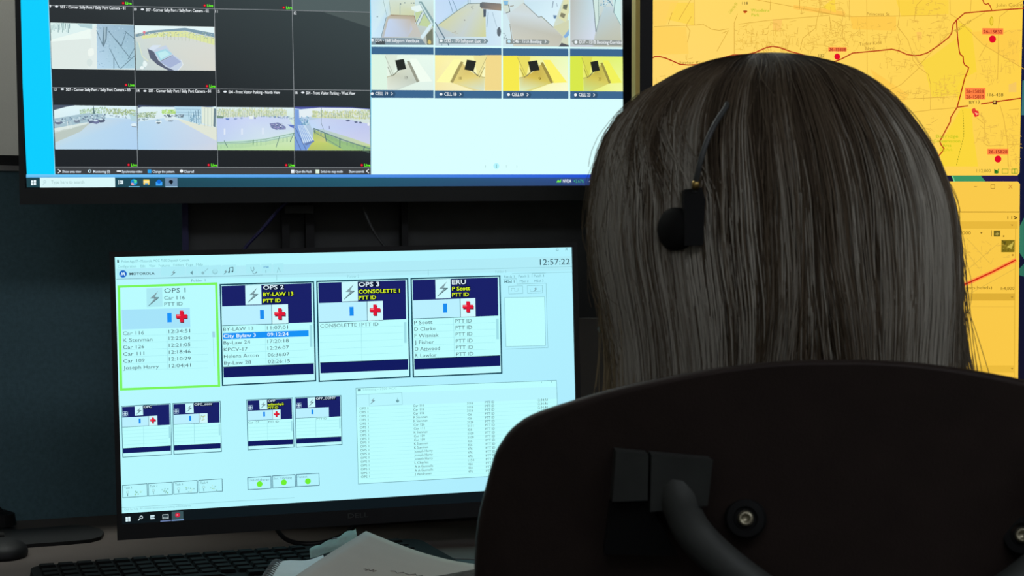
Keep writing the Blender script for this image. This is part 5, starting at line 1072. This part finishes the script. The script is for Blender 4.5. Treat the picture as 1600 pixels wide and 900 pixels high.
# desk pad at the right
t = thing('mouse_pad', 'black mouse pad with painted edge highlight just left of the chair back', 'mouse pad', hit_z(730, 900, DZ))
q = [hit_z(694, 872.5, DZ + .004), hit_z(800, 877, DZ + .004), hit_z(840, 930, DZ + .004), hit_z(700, 935, DZ + .004)]
bm = BM(); prism(bm, q, (0, 0, -.004)); obj('pad', bm, MT['black'], t)
bm = BM(); tube(bm, [q[0] + [0, 0, .0004], q[1] + [0, 0, .0004]], .0011, 6); obj('edge_highlight', bm, MT['alu'], t, 'pale painted edge highlight')  # pale bar paints the highlight along the pad's far edge

# upright box behind the monitor
q0 = P(868, 498, 1.86); q1 = P(992, 499, 1.86)
t = thing('upright_box', 'plain grey upright box standing behind the right edge of the desk monitor', 'box', (q0[0] * .5 + q1[0] * .5, q0[1] + .02, DZ))
bm = BM(); box(bm, (q0[0], q0[1], DZ), (q1[0], q0[1] + .05, q0[2] - .004)); obj('body', bm, MT['grey'], t, bev=.003)
bm = BM(); box(bm, (q0[0] - .001, q0[1] - .001, q0[2] - .004), (q1[0] + .001, q0[1] + .051, q0[2])); obj('lid', bm, MT['grey'], t)

# ================================================================== office chair in the foreground
CXP, CYP = 1310.0, 562.0
DYS = [0, 1.5, 4, 8, 14, 25, 44, 63, 85, 107, 128, 148, 198, 253, 338, 450, 600, 740]
HWS = [40, 75, 115, 152, 198, 260, 348, 414, 478, 510, 526, 537, 551, 564, 569, 562, 520, 430]
_o = spline(list(zip(HWS, DYS)), 3); HWS = [float(q_[0]) for q_ in _o]; DYS = [float(q_[1]) for q_ in _o]
def shell_d(px, py):
    dx = (px - CXP) / 560.0; return .845 + .045 * dx * dx + .00011 * (py - CYP)
chair = thing('office_chair', 'dark brown office chair with a curved back shell seen from behind', 'chair', (.2, 1.02, 0))
def shell_layer(sc_, off, bulge=0.0):
    rows = []
    for dy, hw in zip(DYS, HWS):
        row = []
        for k in range(-12, 13):
            u = k / 12; u = math.copysign(abs(u) ** .85, u)
            px = CXP + u * hw * sc_; py = CYP + (dy - 330) * (1 - (1 - sc_) * 1.3) + 330
            row.append(P(px, py, shell_d(px, py) + off))
        rows.append(row)
    return rows
def shell_mesh(layers):
    bm = BM(); nr = len(DYS); nc = 25
    V_ = [[[bm.verts.new(p) for p in row] for row in L] for L in layers]
    for L, fl in ((V_[0], False), (V_[-1], True)):
        for i in range(nr - 1):
            for j in range(nc - 1):
                f = (L[i][j], L[i][j + 1], L[i + 1][j + 1], L[i + 1][j]); bm.faces.new(f if not fl else tuple(reversed(f)))
    per = [(0, j) for j in range(nc)] + [(i, nc - 1) for i in range(1, nr)] + [(nr - 1, j) for j in range(nc - 2, -1, -1)] + [(i, 0) for i in range(nr - 2, 0, -1)]
    for A, B in zip(V_[:-1], V_[1:]):
        for k in range(len(per)):
            a, c_ = per[k], per[(k + 1) % len(per)]
            bm.faces.new((A[a[0]][a[1]], B[a[0]][a[1]], B[c_[0]][c_[1]], A[c_[0]][c_[1]]))
    return bm
obj('back_shell', shell_mesh([shell_layer(.982, -.004), shell_layer(.995, -.001), shell_layer(1.0, .005), shell_layer(.994, .012), shell_layer(.982, .015)]), MT['shell'], chair, smooth=True)
obj('back_cushion', shell_mesh([shell_layer(.955, .0155), shell_layer(.965, .022), shell_layer(.95, .034), shell_layer(.9, .04)]), MT['cushion'], chair, smooth=True)
MXC = 1381.0
for sgn in (1, -1):
    mx_ = (lambda x: x) if sgn == 1 else (lambda x: 2 * MXC - x)
    def pr_(pts, off, th): return [P(mx_(x), y, shell_d(mx_(x), y) + off) for x, y in pts]
    th = np.array([0, .024, 0])
    bm = BM(); prism(bm, pr_([(963, 705), (1013, 710), (1012, 782), (957, 784)], -.026, 0), th); br = obj('back_bracket', bm, MT['brk'], chair, bev=.0016)
    bm = BM(); prism(bm, pr_([(1018, 710.5), (1114, 719), (1106, 790), (1016, 800)], -.026, 0), th); obj('back_bracket', bm, MT['brk'], chair, bev=.0016)
    bm = BM(); prism(bm, pr_([(954, 786), (1014, 785), (1060, 868), (944, 866)], -.018, 0), np.array([0, .018, 0])); obj('hinge_block', bm, MT['rubber'], chair, bev=.002)
    pts = [P(mx_(x), y, shell_d(mx_(x), y) - o) for x, y, o in ((1056, 738, .012), (1062, 775, .0195), (1068, 800, .022), (1084, 832, .024), (1122, 872, .026), (1190, 925, .03), (1280, 985, .032), (1375, 1030, .03))]
    bm = BM(); tube(bm, spline(pts, 6), [.0118 - .001 * min(1, i / 12) for i in range(43)], 12); obj('support_arm', bm, MT['brk'], chair, smooth=True)
    kp = (1165, 810) if sgn == 1 else (1598, 836)
    d0 = shell_d(*kp) - .004
    toC = Vector(CAM - P(kp[0], kp[1], d0)).normalized(); Rk = toC.to_track_quat('Z', 'Y').to_matrix().to_4x4(); Rk.translation = Vector(P(kp[0], kp[1], d0))
    bm = BM(); lathe(bm, [(.0118, -.004), (.0118, .003), (.0105, .0055), (.0068, .006), (.0062, .0038), (0, .0038)], Rk, 28); kn = obj('shell_bolt', bm, MT['rubber'], chair, smooth=False)
    bm = BM(); lathe(bm, [(.0046, .0036), (.0044, .0066), (.0034, .0078), (.0024, .0078), (.0022, .0060), (0, .0060)], Rk, 20); obj('screw', bm, MT['screw'], kn, 'pale metal screw', smooth=True)
cp = P(1381, 1030, shell_d(1381, 1030) - .03)
bm = BM(); tube(bm, spline([cp, cp + np.array([0, .02, -.12]), cp + np.array([-.005, .10, -.2]), np.array([.2, 1.08, .40])], 6), .018, 12); obj('spine', bm, MT['brk'], chair, smooth=True)
bm = BM(); box(bm, (-.24, -.22, .415), (.24, .23, .475), frame((.2, 1.12, 0), .05)); obj('seat', bm, MT['cushion'], chair, bev=.025, seg=3)
bm = BM(); box(bm, (-.1, -.12, .375), (.1, .1, .415), frame((.2, 1.1, 0), .05)); obj('tilt_mechanism', bm, MT['black'], chair, bev=.006)
bm = BM(); lathe(bm, [(.028, .1), (.028, .24), (.018, .24), (.018, .376)], frame((.2, 1.1, 0)), 18); obj('gas_column', bm, MT['dgrey'], chair, smooth=False)
for k in range(5):
    a = 2 * PI * k / 5 + .3; dv = Vector((math.cos(a), math.sin(a), 0)); c0 = Vector((.2, 1.1, 0))
    bm = BM(); tube(bm, [c0 + Vector((0, 0, .11)), c0 + dv * .15 + Vector((0, 0, .095)), c0 + dv * .3 + Vector((0, 0, .07))], [.024, .02, .014], 10); lg = obj('leg', bm, MT['black'], chair, smooth=True)
    bm = BM(); lathe(bm, [(0, -.018), (.027, -.018), (.03, -.01), (.03, .01), (.027, .018), (0, .018)], Matrix.Translation(c0 + dv * .3 + Vector((0, 0, .03))) @ Matrix.Rotation(a, 4, 'Z') @ Matrix.Rotation(PI / 2, 4, 'X'), 18); obj('caster', bm, MT['rubber'], lg)

# ================================================================== the operator
def skin_mesh(name, verts, edges, radii, root=0, levels=2):
    me = bpy.data.meshes.new(name); me.from_pydata([tuple(v) for v in verts], edges, [])
    o = bpy.data.objects.new(name, me); C.objects.link(o)
    md = o.modifiers.new('skin', 'SKIN'); md.use_smooth_shade = True
    sv = me.skin_vertices[0].data
    for i, r in enumerate(radii):
        sv[i].radius = (r, r) if not isinstance(r, tuple) else r
        sv[i].use_root = (i == root)
    s = o.modifiers.new('sub', 'SUBSURF'); s.levels = levels; s.render_levels = levels
    bpy.context.view_layer.update()
    out = bpy.data.meshes.new_from_object(o.evaluated_get(bpy.context.evaluated_depsgraph_get()))
    bpy.data.objects.remove(o); return out
class Sk:
    def __init__(s): s.v = []; s.e = []; s.r = []
    def chain(s, start, pts):
        "pts: (x,y,z,r); start = index joined to, or None"
        prev = start
        for p in pts:
            s.v.append(p[:3]); s.r.append(p[3]); i = len(s.v) - 1
            if prev is not None: s.e.append((prev, i))
            prev = i
        return prev
HY = math.radians(37)
HC = np.array([.1705, 1.025, 1.112])
Rh = Matrix.Rotation(HY, 3, 'Z')
def hp_(x, y, z): return np.array(Rh @ Vector((x, y, z))) + HC      # head space: +y is the face
person = thing('person', 'seated person with long ash-blonde hair and grey knit top, back to camera', 'person', (.19, 1.06, .0))
def head_bm():
    bm = BM(); bmesh.ops.create_uvsphere(bm, u_segments=40, v_segments=28, radius=1)
    for v in bm.verts:
        x, y, z = v.co
        jaw = max(0, -z); X = x * .073 * (1 - .30 * jaw ** 1.6); Y = y * .092; Z = z * .108
        if y > 0: Y *= 1 - .06 * max(0, z) - .04 * jaw
        if y < 0 and z < 0: Y *= 1 - .35 * jaw
        if y > 0 and z < -.5: Y += .012 * (jaw - .5)
        # nose, brow, eye sockets, mouth
        fx = math.exp(-(X / .011) ** 2); 
        if y > 0:
            Y += .020 * fx * math.exp(-((Z + .022) / .014) ** 2) + .011 * fx * math.exp(-((Z + .002) / .020) ** 2)
            Y -= .009 * sum(math.exp(-((X - sx) / .013) ** 2 - ((Z - .004) / .010) ** 2) for sx in (-.031, .031))
            Y += .004 * math.exp(-(X / .022) ** 2 - ((Z + .054) / .009) ** 2) + .006 * math.exp(-(X / .02) ** 2 - ((Z + .09) / .012) ** 2)
            Y += .004 * math.exp(-((Z - .022) / .008) ** 2) * math.exp(-(X / .045) ** 2)
        v.co = hp_(X, Y, Z)
    return bm
def limbs(name, chains, extra=(), voxel=.005, smooth=3):
    "every chain is skinned on its own, then all are fused into one continuous surface"
    bm = BM()
    for pts in chains:
        sk = Sk(); sk.chain(None, pts); me = skin_mesh('part', sk.v, sk.e, sk.r); bm.from_mesh(me); bpy.data.meshes.remove(me)
    for eb in extra:
        me = bpy.data.meshes.new('part'); eb.to_mesh(me); eb.free(); bm.from_mesh(me); bpy.data.meshes.remove(me)
    out = bpy.data.meshes.new(name); bm.to_mesh(out); bm.free()
    o = bpy.data.objects.new('tmp', out); C.objects.link(o)
    rm = o.modifiers.new('r', 'REMESH'); rm.mode = 'VOXEL'; rm.voxel_size = voxel; rm.use_smooth_shade = True
    sm = o.modifiers.new('s', 'SMOOTH'); sm.factor = .5; sm.iterations = smooth
    bpy.context.view_layer.update()
    res = bpy.data.meshes.new_from_object(o.evaluated_get(bpy.context.evaluated_depsgraph_get())); bpy.data.objects.remove(o)
    res.name = name; return res
def hand(wrist, fwd, side, thumb):
    "palm and five bent fingers resting on the desk; side = direction across the knuckles"
    w = np.array(wrist); f = np.array(fwd, float); f /= np.linalg.norm(f); sd = np.array(side, float); sd /= np.linalg.norm(sd); u = np.array([0, 0, 1.])
    ch = []
    for off in (-.024, -.008, .008, .024):
        ch.append([(*(w + sd * off * .45 - f * .015), .017), (*(w + f * .035 + sd * off * .9), .0165), (*(w + f * .078 + sd * off * 1.1 + u * .003), .0135)])
    for off, ln in ((-.029, .060), (-.010, .074), (.010, .070), (.028, .056)):
        b0 = w + f * .066 + sd * off + u * .003
        ch.append([(*b0, .0125), (*(b0 + f * ln * .42 + u * .010 + sd * off * .12), .0115), (*(b0 + f * ln * .78 + u * .001 + sd * off * .2), .0105), (*(b0 + f * ln * 1.08 - u * .013 + sd * off * .22), .0088)])
    t0 = w + f * .018 + sd * thumb * .016
    ch.append([(*t0, .0165), (*(t0 + f * .024 + sd * thumb * .026), .0135), (*(t0 + f * .046 + sd * thumb * .036 - u * .003), .0120), (*(t0 + f * .066 + sd * thumb * .038 - u * .009), .0100)])
    return ch
LE = (.035, 1.20, .834); LW = (-.185, 1.115, .831); LS = (.035, 1.055, .892)
RE = (.385, 1.22, .86); RW = (.285, 1.42, .834); RS = (.315, 1.065, .905)
LF, LSD = (-.93, -.36, 0), (.36, -.93, 0)
RF_, RSD = (-.45, .89, 0), (.89, .45, 0)
def spine(g): return [(.19, 1.09, .585, .112 + g), (.187, 1.07, .67, .106 + g), (.182, 1.06, .77, .112 + g), (.178, 1.06, .86, .108 + g), (.176, 1.06, .905, .085 + g)]
def larm(g, e=0): return [(.10, 1.055, .885, .07 + g), (*LS, .05 + g), (.032, 1.13, .862, .043 + g * .9), (LE[0], LE[1], LE[2] + e, .032 + g * .95), (-.08, 1.157, .832 + e, .0275 + g * .35)]
def rarm(g, e=0): return [(.25, 1.06, .893, .07 + g), (*RS, .05 + g), (.36, 1.15, .877, .043 + g), (RE[0], RE[1], RE[2] + e, .036 + g * .8), (.335, 1.32, .848 + e, .031 + g * .6)]
def legs(g):
    return [[(x0, 1.11, .572, .09 + g), ((x0 + x1) / 2, 1.30, .562, .078 + g), (x1, 1.50, .53, .060 + g), (x1, 1.52, .42, .056 + g), (x1, 1.52, .25, .05 + g), (x1, 1.52, .10, .038 + g)] for x0, x1 in ((.115, .07), (.265, .32))]
def body_mesh():
    ch = [spine(0), [(.176, 1.06, .88, .07), (.174, 1.06, .945, .050), (.172, 1.05, .99, .046), (.171, 1.04, 1.05, .054)],
          larm(0) + [(*LW, .0225)], rarm(0) + [(*RW, .0225)]] + legs(0)
    for x1 in (.07, .32): ch.append([(x1, 1.52, .10, .036), (x1, 1.55, .055, .034), (x1, 1.64, .037, .028)])
    ch += hand(LW, LF, LSD, 1) + hand(RW, RF_, RSD, -1)
    ex = [head_bm()]
    for sx in (-1, 1):   # ears
        eb = BM(); bmesh.ops.create_uvsphere(eb, u_segments=18, v_segments=12, radius=1)
        for v in eb.verts:
            r_ = math.hypot(v.co.y, v.co.z); dish = -.006 * math.exp(-((r_ - .35) / .3) ** 2) * (1 if v.co.x * sx > 0 else 0)
            v.co = hp_(sx * .074 + v.co.x * .007 + sx * dish + sx * .008 * max(0, -v.co.y), v.co.y * .017 - .008, v.co.z * .031 - .004)
        ex.append(eb)
    return limbs('body', ch, ex, .0038, 3)
body = link('body', body_mesh(), MT['skin'], person, smooth=True)
for sx in (-1, 1):
    bm = BM(); bmesh.ops.create_uvsphere(bm, u_segments=16, v_segments=12, radius=.0112)
    for v in bm.verts: v.co = v.co + Vector(hp_(sx * .031, .0705, .004))
    ey = obj('eye', bm, MT['eye'], person, smooth=True)
    bm = BM(); bmesh.ops.create_uvsphere(bm, u_segments=14, v_segments=10, radius=.0055)
    for v in bm.verts: v.co = Vector((v.co.x, v.co.y * .4, v.co.z)) + Vector((0, 0, 0)); 
    for v in bm.verts: v.co = Vector(Rh @ v.co) + Vector(hp_(sx * .031, .0806, .003))
    obj('iris', bm, MT['iris'], ey, smooth=True)
    bm = BM(); tube(bm, [hp_(sx * .016, .0885, .021), hp_(sx * .030, .0865, .026), hp_(sx * .045, .076, .022)], [.0022, .0024, .001], 6); obj('eyebrow', bm, MT['hairbase'], person, smooth=True)
bm = BM(); bmesh.ops.create_uvsphere(bm, u_segments=20, v_segments=10, radius=1)
for v in bm.verts: v.co = Vector(hp_(v.co.x * .023, .0835 + v.co.y * .007 - abs(v.co.x) ** 2 * .007, -.054 + v.co.z * .0075 - (.0015 if abs(v.co.z) < .2 else 0)))
obj('lips', bm, MT['lips'], person, smooth=True)
link('knit_top', limbs('knit_top', [spine(.014), [(.176, 1.06, .88, .085), (.175, 1.06, .935, .070), (.174, 1.055, .955, .062)],
     larm(.012, .001) + [(LW[0] + .02, LW[1] + .007, LW[2] + .001, .0265)], rarm(.012, .003) + [(RW[0] + .01, RW[1] - .02, RW[2] + .003, .029)]], (), .007, 4), MT['knit'], person, 'grey knit top', True)
link('trousers', limbs('trousers', [[(.19, 1.09, .60, .128), (.188, 1.075, .66, .120)]] + legs(.012), (), .008, 4), MT['pants'], person, None, True)
for x1 in (.07, .32):
    sk = Sk(); sk.chain(None, [(x1, 1.50, .06, .042), (x1, 1.56, .05, .046), (x1, 1.63, .04, .042), (x1, 1.69, .034, .030)])
    link('shoe', skin_mesh('shoe', sk.v, sk.e, sk.r), MT['shoe'], person, None, True)

# hair : an underlayer cap and several thousand strands falling from the crown
YS = np.array([85, 86, 88, 92, 98, 105, 115, 125, 138, 150, 178, 210, 240, 280, 320, 360, 400, 440, 490, 540, 600, 650, 720.])
LS_ = np.array([1192, 1178, 1158, 1130, 1103, 1082, 1058, 1040, 1018, 1000, 972, 950, 937, 928, 924, 921, 924, 931, 942, 951, 957, 962, 968.])
RS_ = np.array([1192, 1212, 1234, 1262, 1288, 1310, 1334, 1352, 1370, 1383, 1410, 1433, 1452, 1468, 1481, 1489, 1493, 1494, 1494, 1493, 1493, 1495, 1497.])
HD_ = 1.025
def hair_env(y):
    L = np.interp(y, YS, LS_); R_ = np.interp(y, YS, RS_); cx = (L + R_) / 2; a = (R_ - L) / 2
    b = .104 * np.minimum(1, a / 278.) * np.interp(y, [85, 330, 480, 640, 720], [1, 1, .93, .74, .66])
    cd = np.interp(y, [85, 330, 640, 720], [HD_, HD_, HD_ - .022, HD_ - .03])
    return cx, a, b, cd
Wv, Rv, Uv = _w, _r, _u
def hair_pt(phi, y, rho):
    cx, a, b, cd = hair_env(y)
    px = cx + a * rho * np.cos(phi)
    # strands part over the nape
    e = px - 1232.; k = np.clip((y - 395) / 190., 0, 1) ** 1.3 * (np.sin(phi) < 0)
    px = px + np.tanh(e / 28.) * 30 * k * np.exp(-(e / 80.) ** 2) * np.clip((rho - .93) / .04, 0, 1)
    dep = cd + b * rho * np.sin(phi)
    base = CAM + cd[..., None] * (Wv + ((px - CX) / FPX)[..., None] * Rv - ((y - CY) / FPX)[..., None] * Uv)
    return base + (dep - cd)[..., None] * np.array([0, 1., 0])
# underlayer
nphi, ns = 72, 34
face0, face1 = math.radians(84), math.radians(170)      # opening for the face (turned left, away from the camera)
bm = BM(); ring = []
phis = np.linspace(face1, 2 * PI + face0, nphi)
ys = 87 + (700 - 87) * np.linspace(0, 1, ns) ** 1.7
for y in ys:
    pp = hair_pt(phis, np.full(nphi, y), np.full(nphi, .90) + .02 * np.sin(phis * 23))
    ring.append([bm.verts.new(p) for p in pp])
for A, B in zip(ring[:-1], ring[1:]):
    for k in range(nphi - 1): bm.faces.new((A[k], A[k + 1], B[k + 1], B[k]))
# fringe and crown above the face
front = np.linspace(face0, face1, 16); fr = []
for y in ys[:14]:
    pp = hair_pt(front, np.full(16, y), np.full(16, .90)); fr.append([bm.verts.new(p) for p in pp])
for A, B in zip(fr[:-1], fr[1:]):
    for k in range(15): bm.faces.new((A[k], A[k + 1], B[k + 1], B[k]))
bmesh.ops.remove_doubles(bm, verts=bm.verts, dist=.0004)
def strand_mesh(name, PT, COL, RAD):
    "PT (n,m,3) paths, COL (n,m,3), RAD (n,m) -> three-sided strands in one mesh"
    n, m, _ = PT.shape
    T = np.gradient(PT, axis=1); T /= np.linalg.norm(T, axis=2, keepdims=True) + 1e-12
    ref = np.array([.31, .87, .17]); A = np.cross(T, ref); A /= np.linalg.norm(A, axis=2, keepdims=True) + 1e-12; B = np.cross(T, A)
    V_ = np.stack([PT + RAD[..., None] * (A * math.cos(2 * PI * k / 3) + B * math.sin(2 * PI * k / 3)) for k in range(3)], 2)   # n,m,3,3
    co = V_.reshape(-1, 3).astype(np.float32)
    idx = np.arange(n * m * 3).reshape(n, m, 3); fs = []
    for k in range(3):
        k2 = (k + 1) % 3
        fs.append(np.stack([idx[:, :-1, k], idx[:, :-1, k2], idx[:, 1:, k2], idx[:, 1:, k]], -1).reshape(-1, 4))
    F = np.concatenate(fs).astype(np.int32)
    me = bpy.data.meshes.new(name); me.vertices.add(len(co)); me.vertices.foreach_set('co', co.ravel())
    me.loops.add(F.size); me.loops.foreach_set('vertex_index', F.ravel()); me.polygons.add(len(F))
    me.polygons.foreach_set('loop_start', np.arange(0, F.size, 4, dtype=np.int32)); me.polygons.foreach_set('loop_total', np.full(len(F), 4, np.int32))
    me.update(calc_edges=True)
    cc = np.ones((n, m, 3, 4), np.float32); cc[..., :3] = COL[:, :, None, :]
    me.color_attributes.new('Col', 'FLOAT_COLOR', 'POINT').data.foreach_set('color', cc.reshape(-1, 4).ravel())
    return me
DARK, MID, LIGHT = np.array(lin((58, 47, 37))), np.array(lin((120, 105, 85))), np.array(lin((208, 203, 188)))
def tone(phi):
    "broad light and dark sections around the head: dyed streaks, a dark nape, painted left rim light"
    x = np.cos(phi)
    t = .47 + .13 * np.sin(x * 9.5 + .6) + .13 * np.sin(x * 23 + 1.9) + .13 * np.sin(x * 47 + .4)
    return t + .12 * np.exp(-((x - .66) / .12) ** 2) - .27 * np.exp(-((x - .06) / .13) ** 2) - .14 * np.exp(-((x + .45) / .08) ** 2) + .48 * np.exp(-((x + .97) / .09) ** 2) - .12 * np.exp(-((x - .84) / .05) ** 2)  # strongest pale term paints the screens' rim light on the left edge
def strands(n, m=22):
    nc = 260
    cphi = rng.uniform(face1 - .15, 2 * PI + face0 + .15, nc); cl = rng.normal(0, .12, nc); crho = rng.uniform(.962, 1.0, nc)
    cdr = rng.normal(0, .06, nc)
    c = rng.integers(0, nc, n)
    phi = cphi[c] + rng.normal(0, .022, n)
    free = rng.random(n) < .30; phi[free] = rng.uniform(face1 - .1, 2 * PI + face0 + .1, free.sum())
    s = np.linspace(0, 1, m)[None, :]
    y0 = 86 + 60 * rng.random(n) ** 1.5; y1 = rng.normal(690, 16, n)
    infr = (np.cos(phi - (face0 + face1) / 2) > math.cos((face1 - face0) / 2 + .02)); y1[infr] = rng.uniform(150, 190, infr.sum())
    Y = y0[:, None] + (y1 - y0)[:, None] * s ** 1.45
    dr_ = cdr[c] + rng.normal(0, .02, n)
    PH = phi[:, None] + dr_[:, None] * s + .02 * np.sin(s * 7 + rng.uniform(0, 6, n)[:, None]) * s
    # locks on the left tucked back behind the ear
    tk = ((phi > PI + .30) & (phi < PI + 1.0) & (rng.random(n) < .65)) * rng.uniform(.12, .40, n)
    sm = np.clip((Y - 150) / 190., 0, 1); sm = sm * sm * (3 - 2 * sm)
    PH = PH + tk[:, None] * (sm - .55)
    RHO = (crho[c] + rng.normal(0, .008, n))[:, None] + .007 * np.sin(s * 9 + cphi[c][:, None] * 5)
    RHO = np.minimum(RHO, 1.012)
    PT = hair_pt(PH, Y, RHO)
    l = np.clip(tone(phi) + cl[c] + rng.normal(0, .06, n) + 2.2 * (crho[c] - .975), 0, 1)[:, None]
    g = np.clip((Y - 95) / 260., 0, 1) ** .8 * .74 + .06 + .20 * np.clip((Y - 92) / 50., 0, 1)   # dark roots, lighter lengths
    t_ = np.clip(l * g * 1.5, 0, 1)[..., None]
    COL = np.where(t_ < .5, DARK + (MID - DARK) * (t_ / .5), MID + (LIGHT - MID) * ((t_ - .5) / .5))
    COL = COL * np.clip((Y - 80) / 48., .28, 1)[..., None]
    RAD = np.full((n, m), .00040) * (1 - .55 * s ** 4)
    return PT, COL, RAD
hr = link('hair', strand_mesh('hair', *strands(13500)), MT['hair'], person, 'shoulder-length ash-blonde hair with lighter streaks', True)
hr['kind'] = 'stuff'
me = bpy.data.meshes.new('hair_underlayer'); bmesh.ops.recalc_face_normals(bm, faces=bm.faces); bm.to_mesh(me); bm.free()
link('hair_underlayer', me, MT['hairbase'], hr, None, True)
# stray hairs around the outline
def strays(n, m=14):
    side = rng.random(n); phi = np.where(side < .55, PI + rng.normal(0, .25, n), rng.normal(0, .25, n)); top = side > .80; phi[top] = rng.uniform(PI, 2 * PI, top.sum())
    s = np.linspace(0, 1, m)[None, :]
    y0 = rng.uniform(100, 520, n); y0[top] = rng.uniform(86, 110, top.sum()); ln = rng.uniform(50, 170, n); y1 = np.minimum(y0 + ln, 690)
    Y = y0[:, None] + (y1 - y0)[:, None] * s
    amp = rng.gamma(2.0, .011, n)[:, None]
    RHO = 1.0 + amp * np.sin(PI * s * rng.uniform(.5, 1.0, n)[:, None]) + .006 * np.sin(s * rng.uniform(3, 12, n)[:, None])
    PT = hair_pt(phi[:, None] + .1 * (s - .5) * rng.normal(0, 1, n)[:, None], Y, RHO)
    COL = np.broadcast_to(np.array(lin((140, 126, 104))), PT.shape); RAD = np.full((n, m), .00019)
    return PT, COL, RAD
def ends(n, right, m=14):
    "thin loose ends hanging outside the lower outline"
    s = np.linspace(0, 1, m)[None, :]
    phi = (0 if right else PI) + rng.normal(0, .22, n) * (1 if right else 1)
    y0 = rng.uniform(330, 540, n); y1 = rng.uniform(600, 700, n)
    Y = y0[:, None] + (y1 - y0)[:, None] * s
    out = rng.gamma(2.0, .032 if right else .018, n)[:, None]
    RHO = .985 + out * s ** 1.3 + .007 * np.sin(s * rng.uniform(3, 9, n)[:, None] + rng.uniform(0, 6, n)[:, None])
    PT = hair_pt(phi[:, None] + 0 * s, Y, RHO)
    COL = np.broadcast_to(np.array(lin((128, 118, 100) if right else (176, 160, 128))), PT.shape)
    return PT, COL, np.full((n, m), .00028)
o = link('stray_hair', strand_mesh('stray_hair', *[np.concatenate(q_) for q_ in zip(strays(320), ends(420, True), ends(150, False))]), MT['hair'], hr, None, True); o['kind'] = 'stuff'

# headset
hd = thing('headset', 'black headset with ear cushion and thin wire headband worn over the hair', 'headset', P(1078, 345, .93))
d1 = .925
bm = BM(); prism(bm, [P(1069, 296, d1), P(1097, 293, d1), P(1102, 312, d1), P(1099, 383, d1), P(1070, 384, d1)], (0, .014, 0)); obj('slider_housing', bm, MT['rubber'], hd, bev=.0018)
cpt = Vector(P(1056, 358, .938)); out = Vector(hp_(-.09, -.02, 0) - hp_(0, -.01, 0)).normalized(); Re = out.to_track_quat('Z', 'Y').to_matrix().to_4x4(); Re.translation = cpt
bm = BM(); lathe(bm, [(0, -.012), (.011, -.012), (.0132, -.006), (.0132, .002), (.010, .005), (0, .006)], Re, 26); obj('ear_cushion', bm, MT['rubber'], hd, smooth=True)
bp = [P(1085, 300, .926), P(1088, 282, .923), P(1094, 255, .919), P(1104, 222, .921), P(1118, 192, .929), P(1136, 162, .948), hp_(-.062, -.012, .082), hp_(-.03, -.01, .104), hp_(.005, -.01, .110), hp_(.04, -.01, .100), hp_(.072, -.01, .066), hp_(.086, -.01, .02)]
bm = BM(); tube(bm, spline(bp, 6), .0017, 8); obj('headband', bm, MT['dgrey'], hd, smooth=True)
bm = BM(); tube(bm, [P(1086, 294, .9245), P(1087.5, 284, .9215)], .0022, 8); obj('band_glint', bm, MT['gold'], hd, 'small brass sleeve standing in for a gold glint', smooth=True)  # brass sleeve put on the band to give its gold glint
bp = [P(1056, 370, .945), hp_(-.098, .03, -.045), hp_(-.075, .085, -.06), hp_(-.03, .118, -.062)]
bm = BM(); tube(bm, spline(bp, 6), .0016, 8); obj('microphone_boom', bm, MT['black'], hd, smooth=True)
bm = BM(); bmesh.ops.create_uvsphere(bm, u_segments=12, v_segments=8, radius=.007)
for v in bm.verts: v.co = v.co + Vector(hp_(-.026, .119, -.062))
obj('microphone', bm, MT['rubber'], hd, smooth=True)
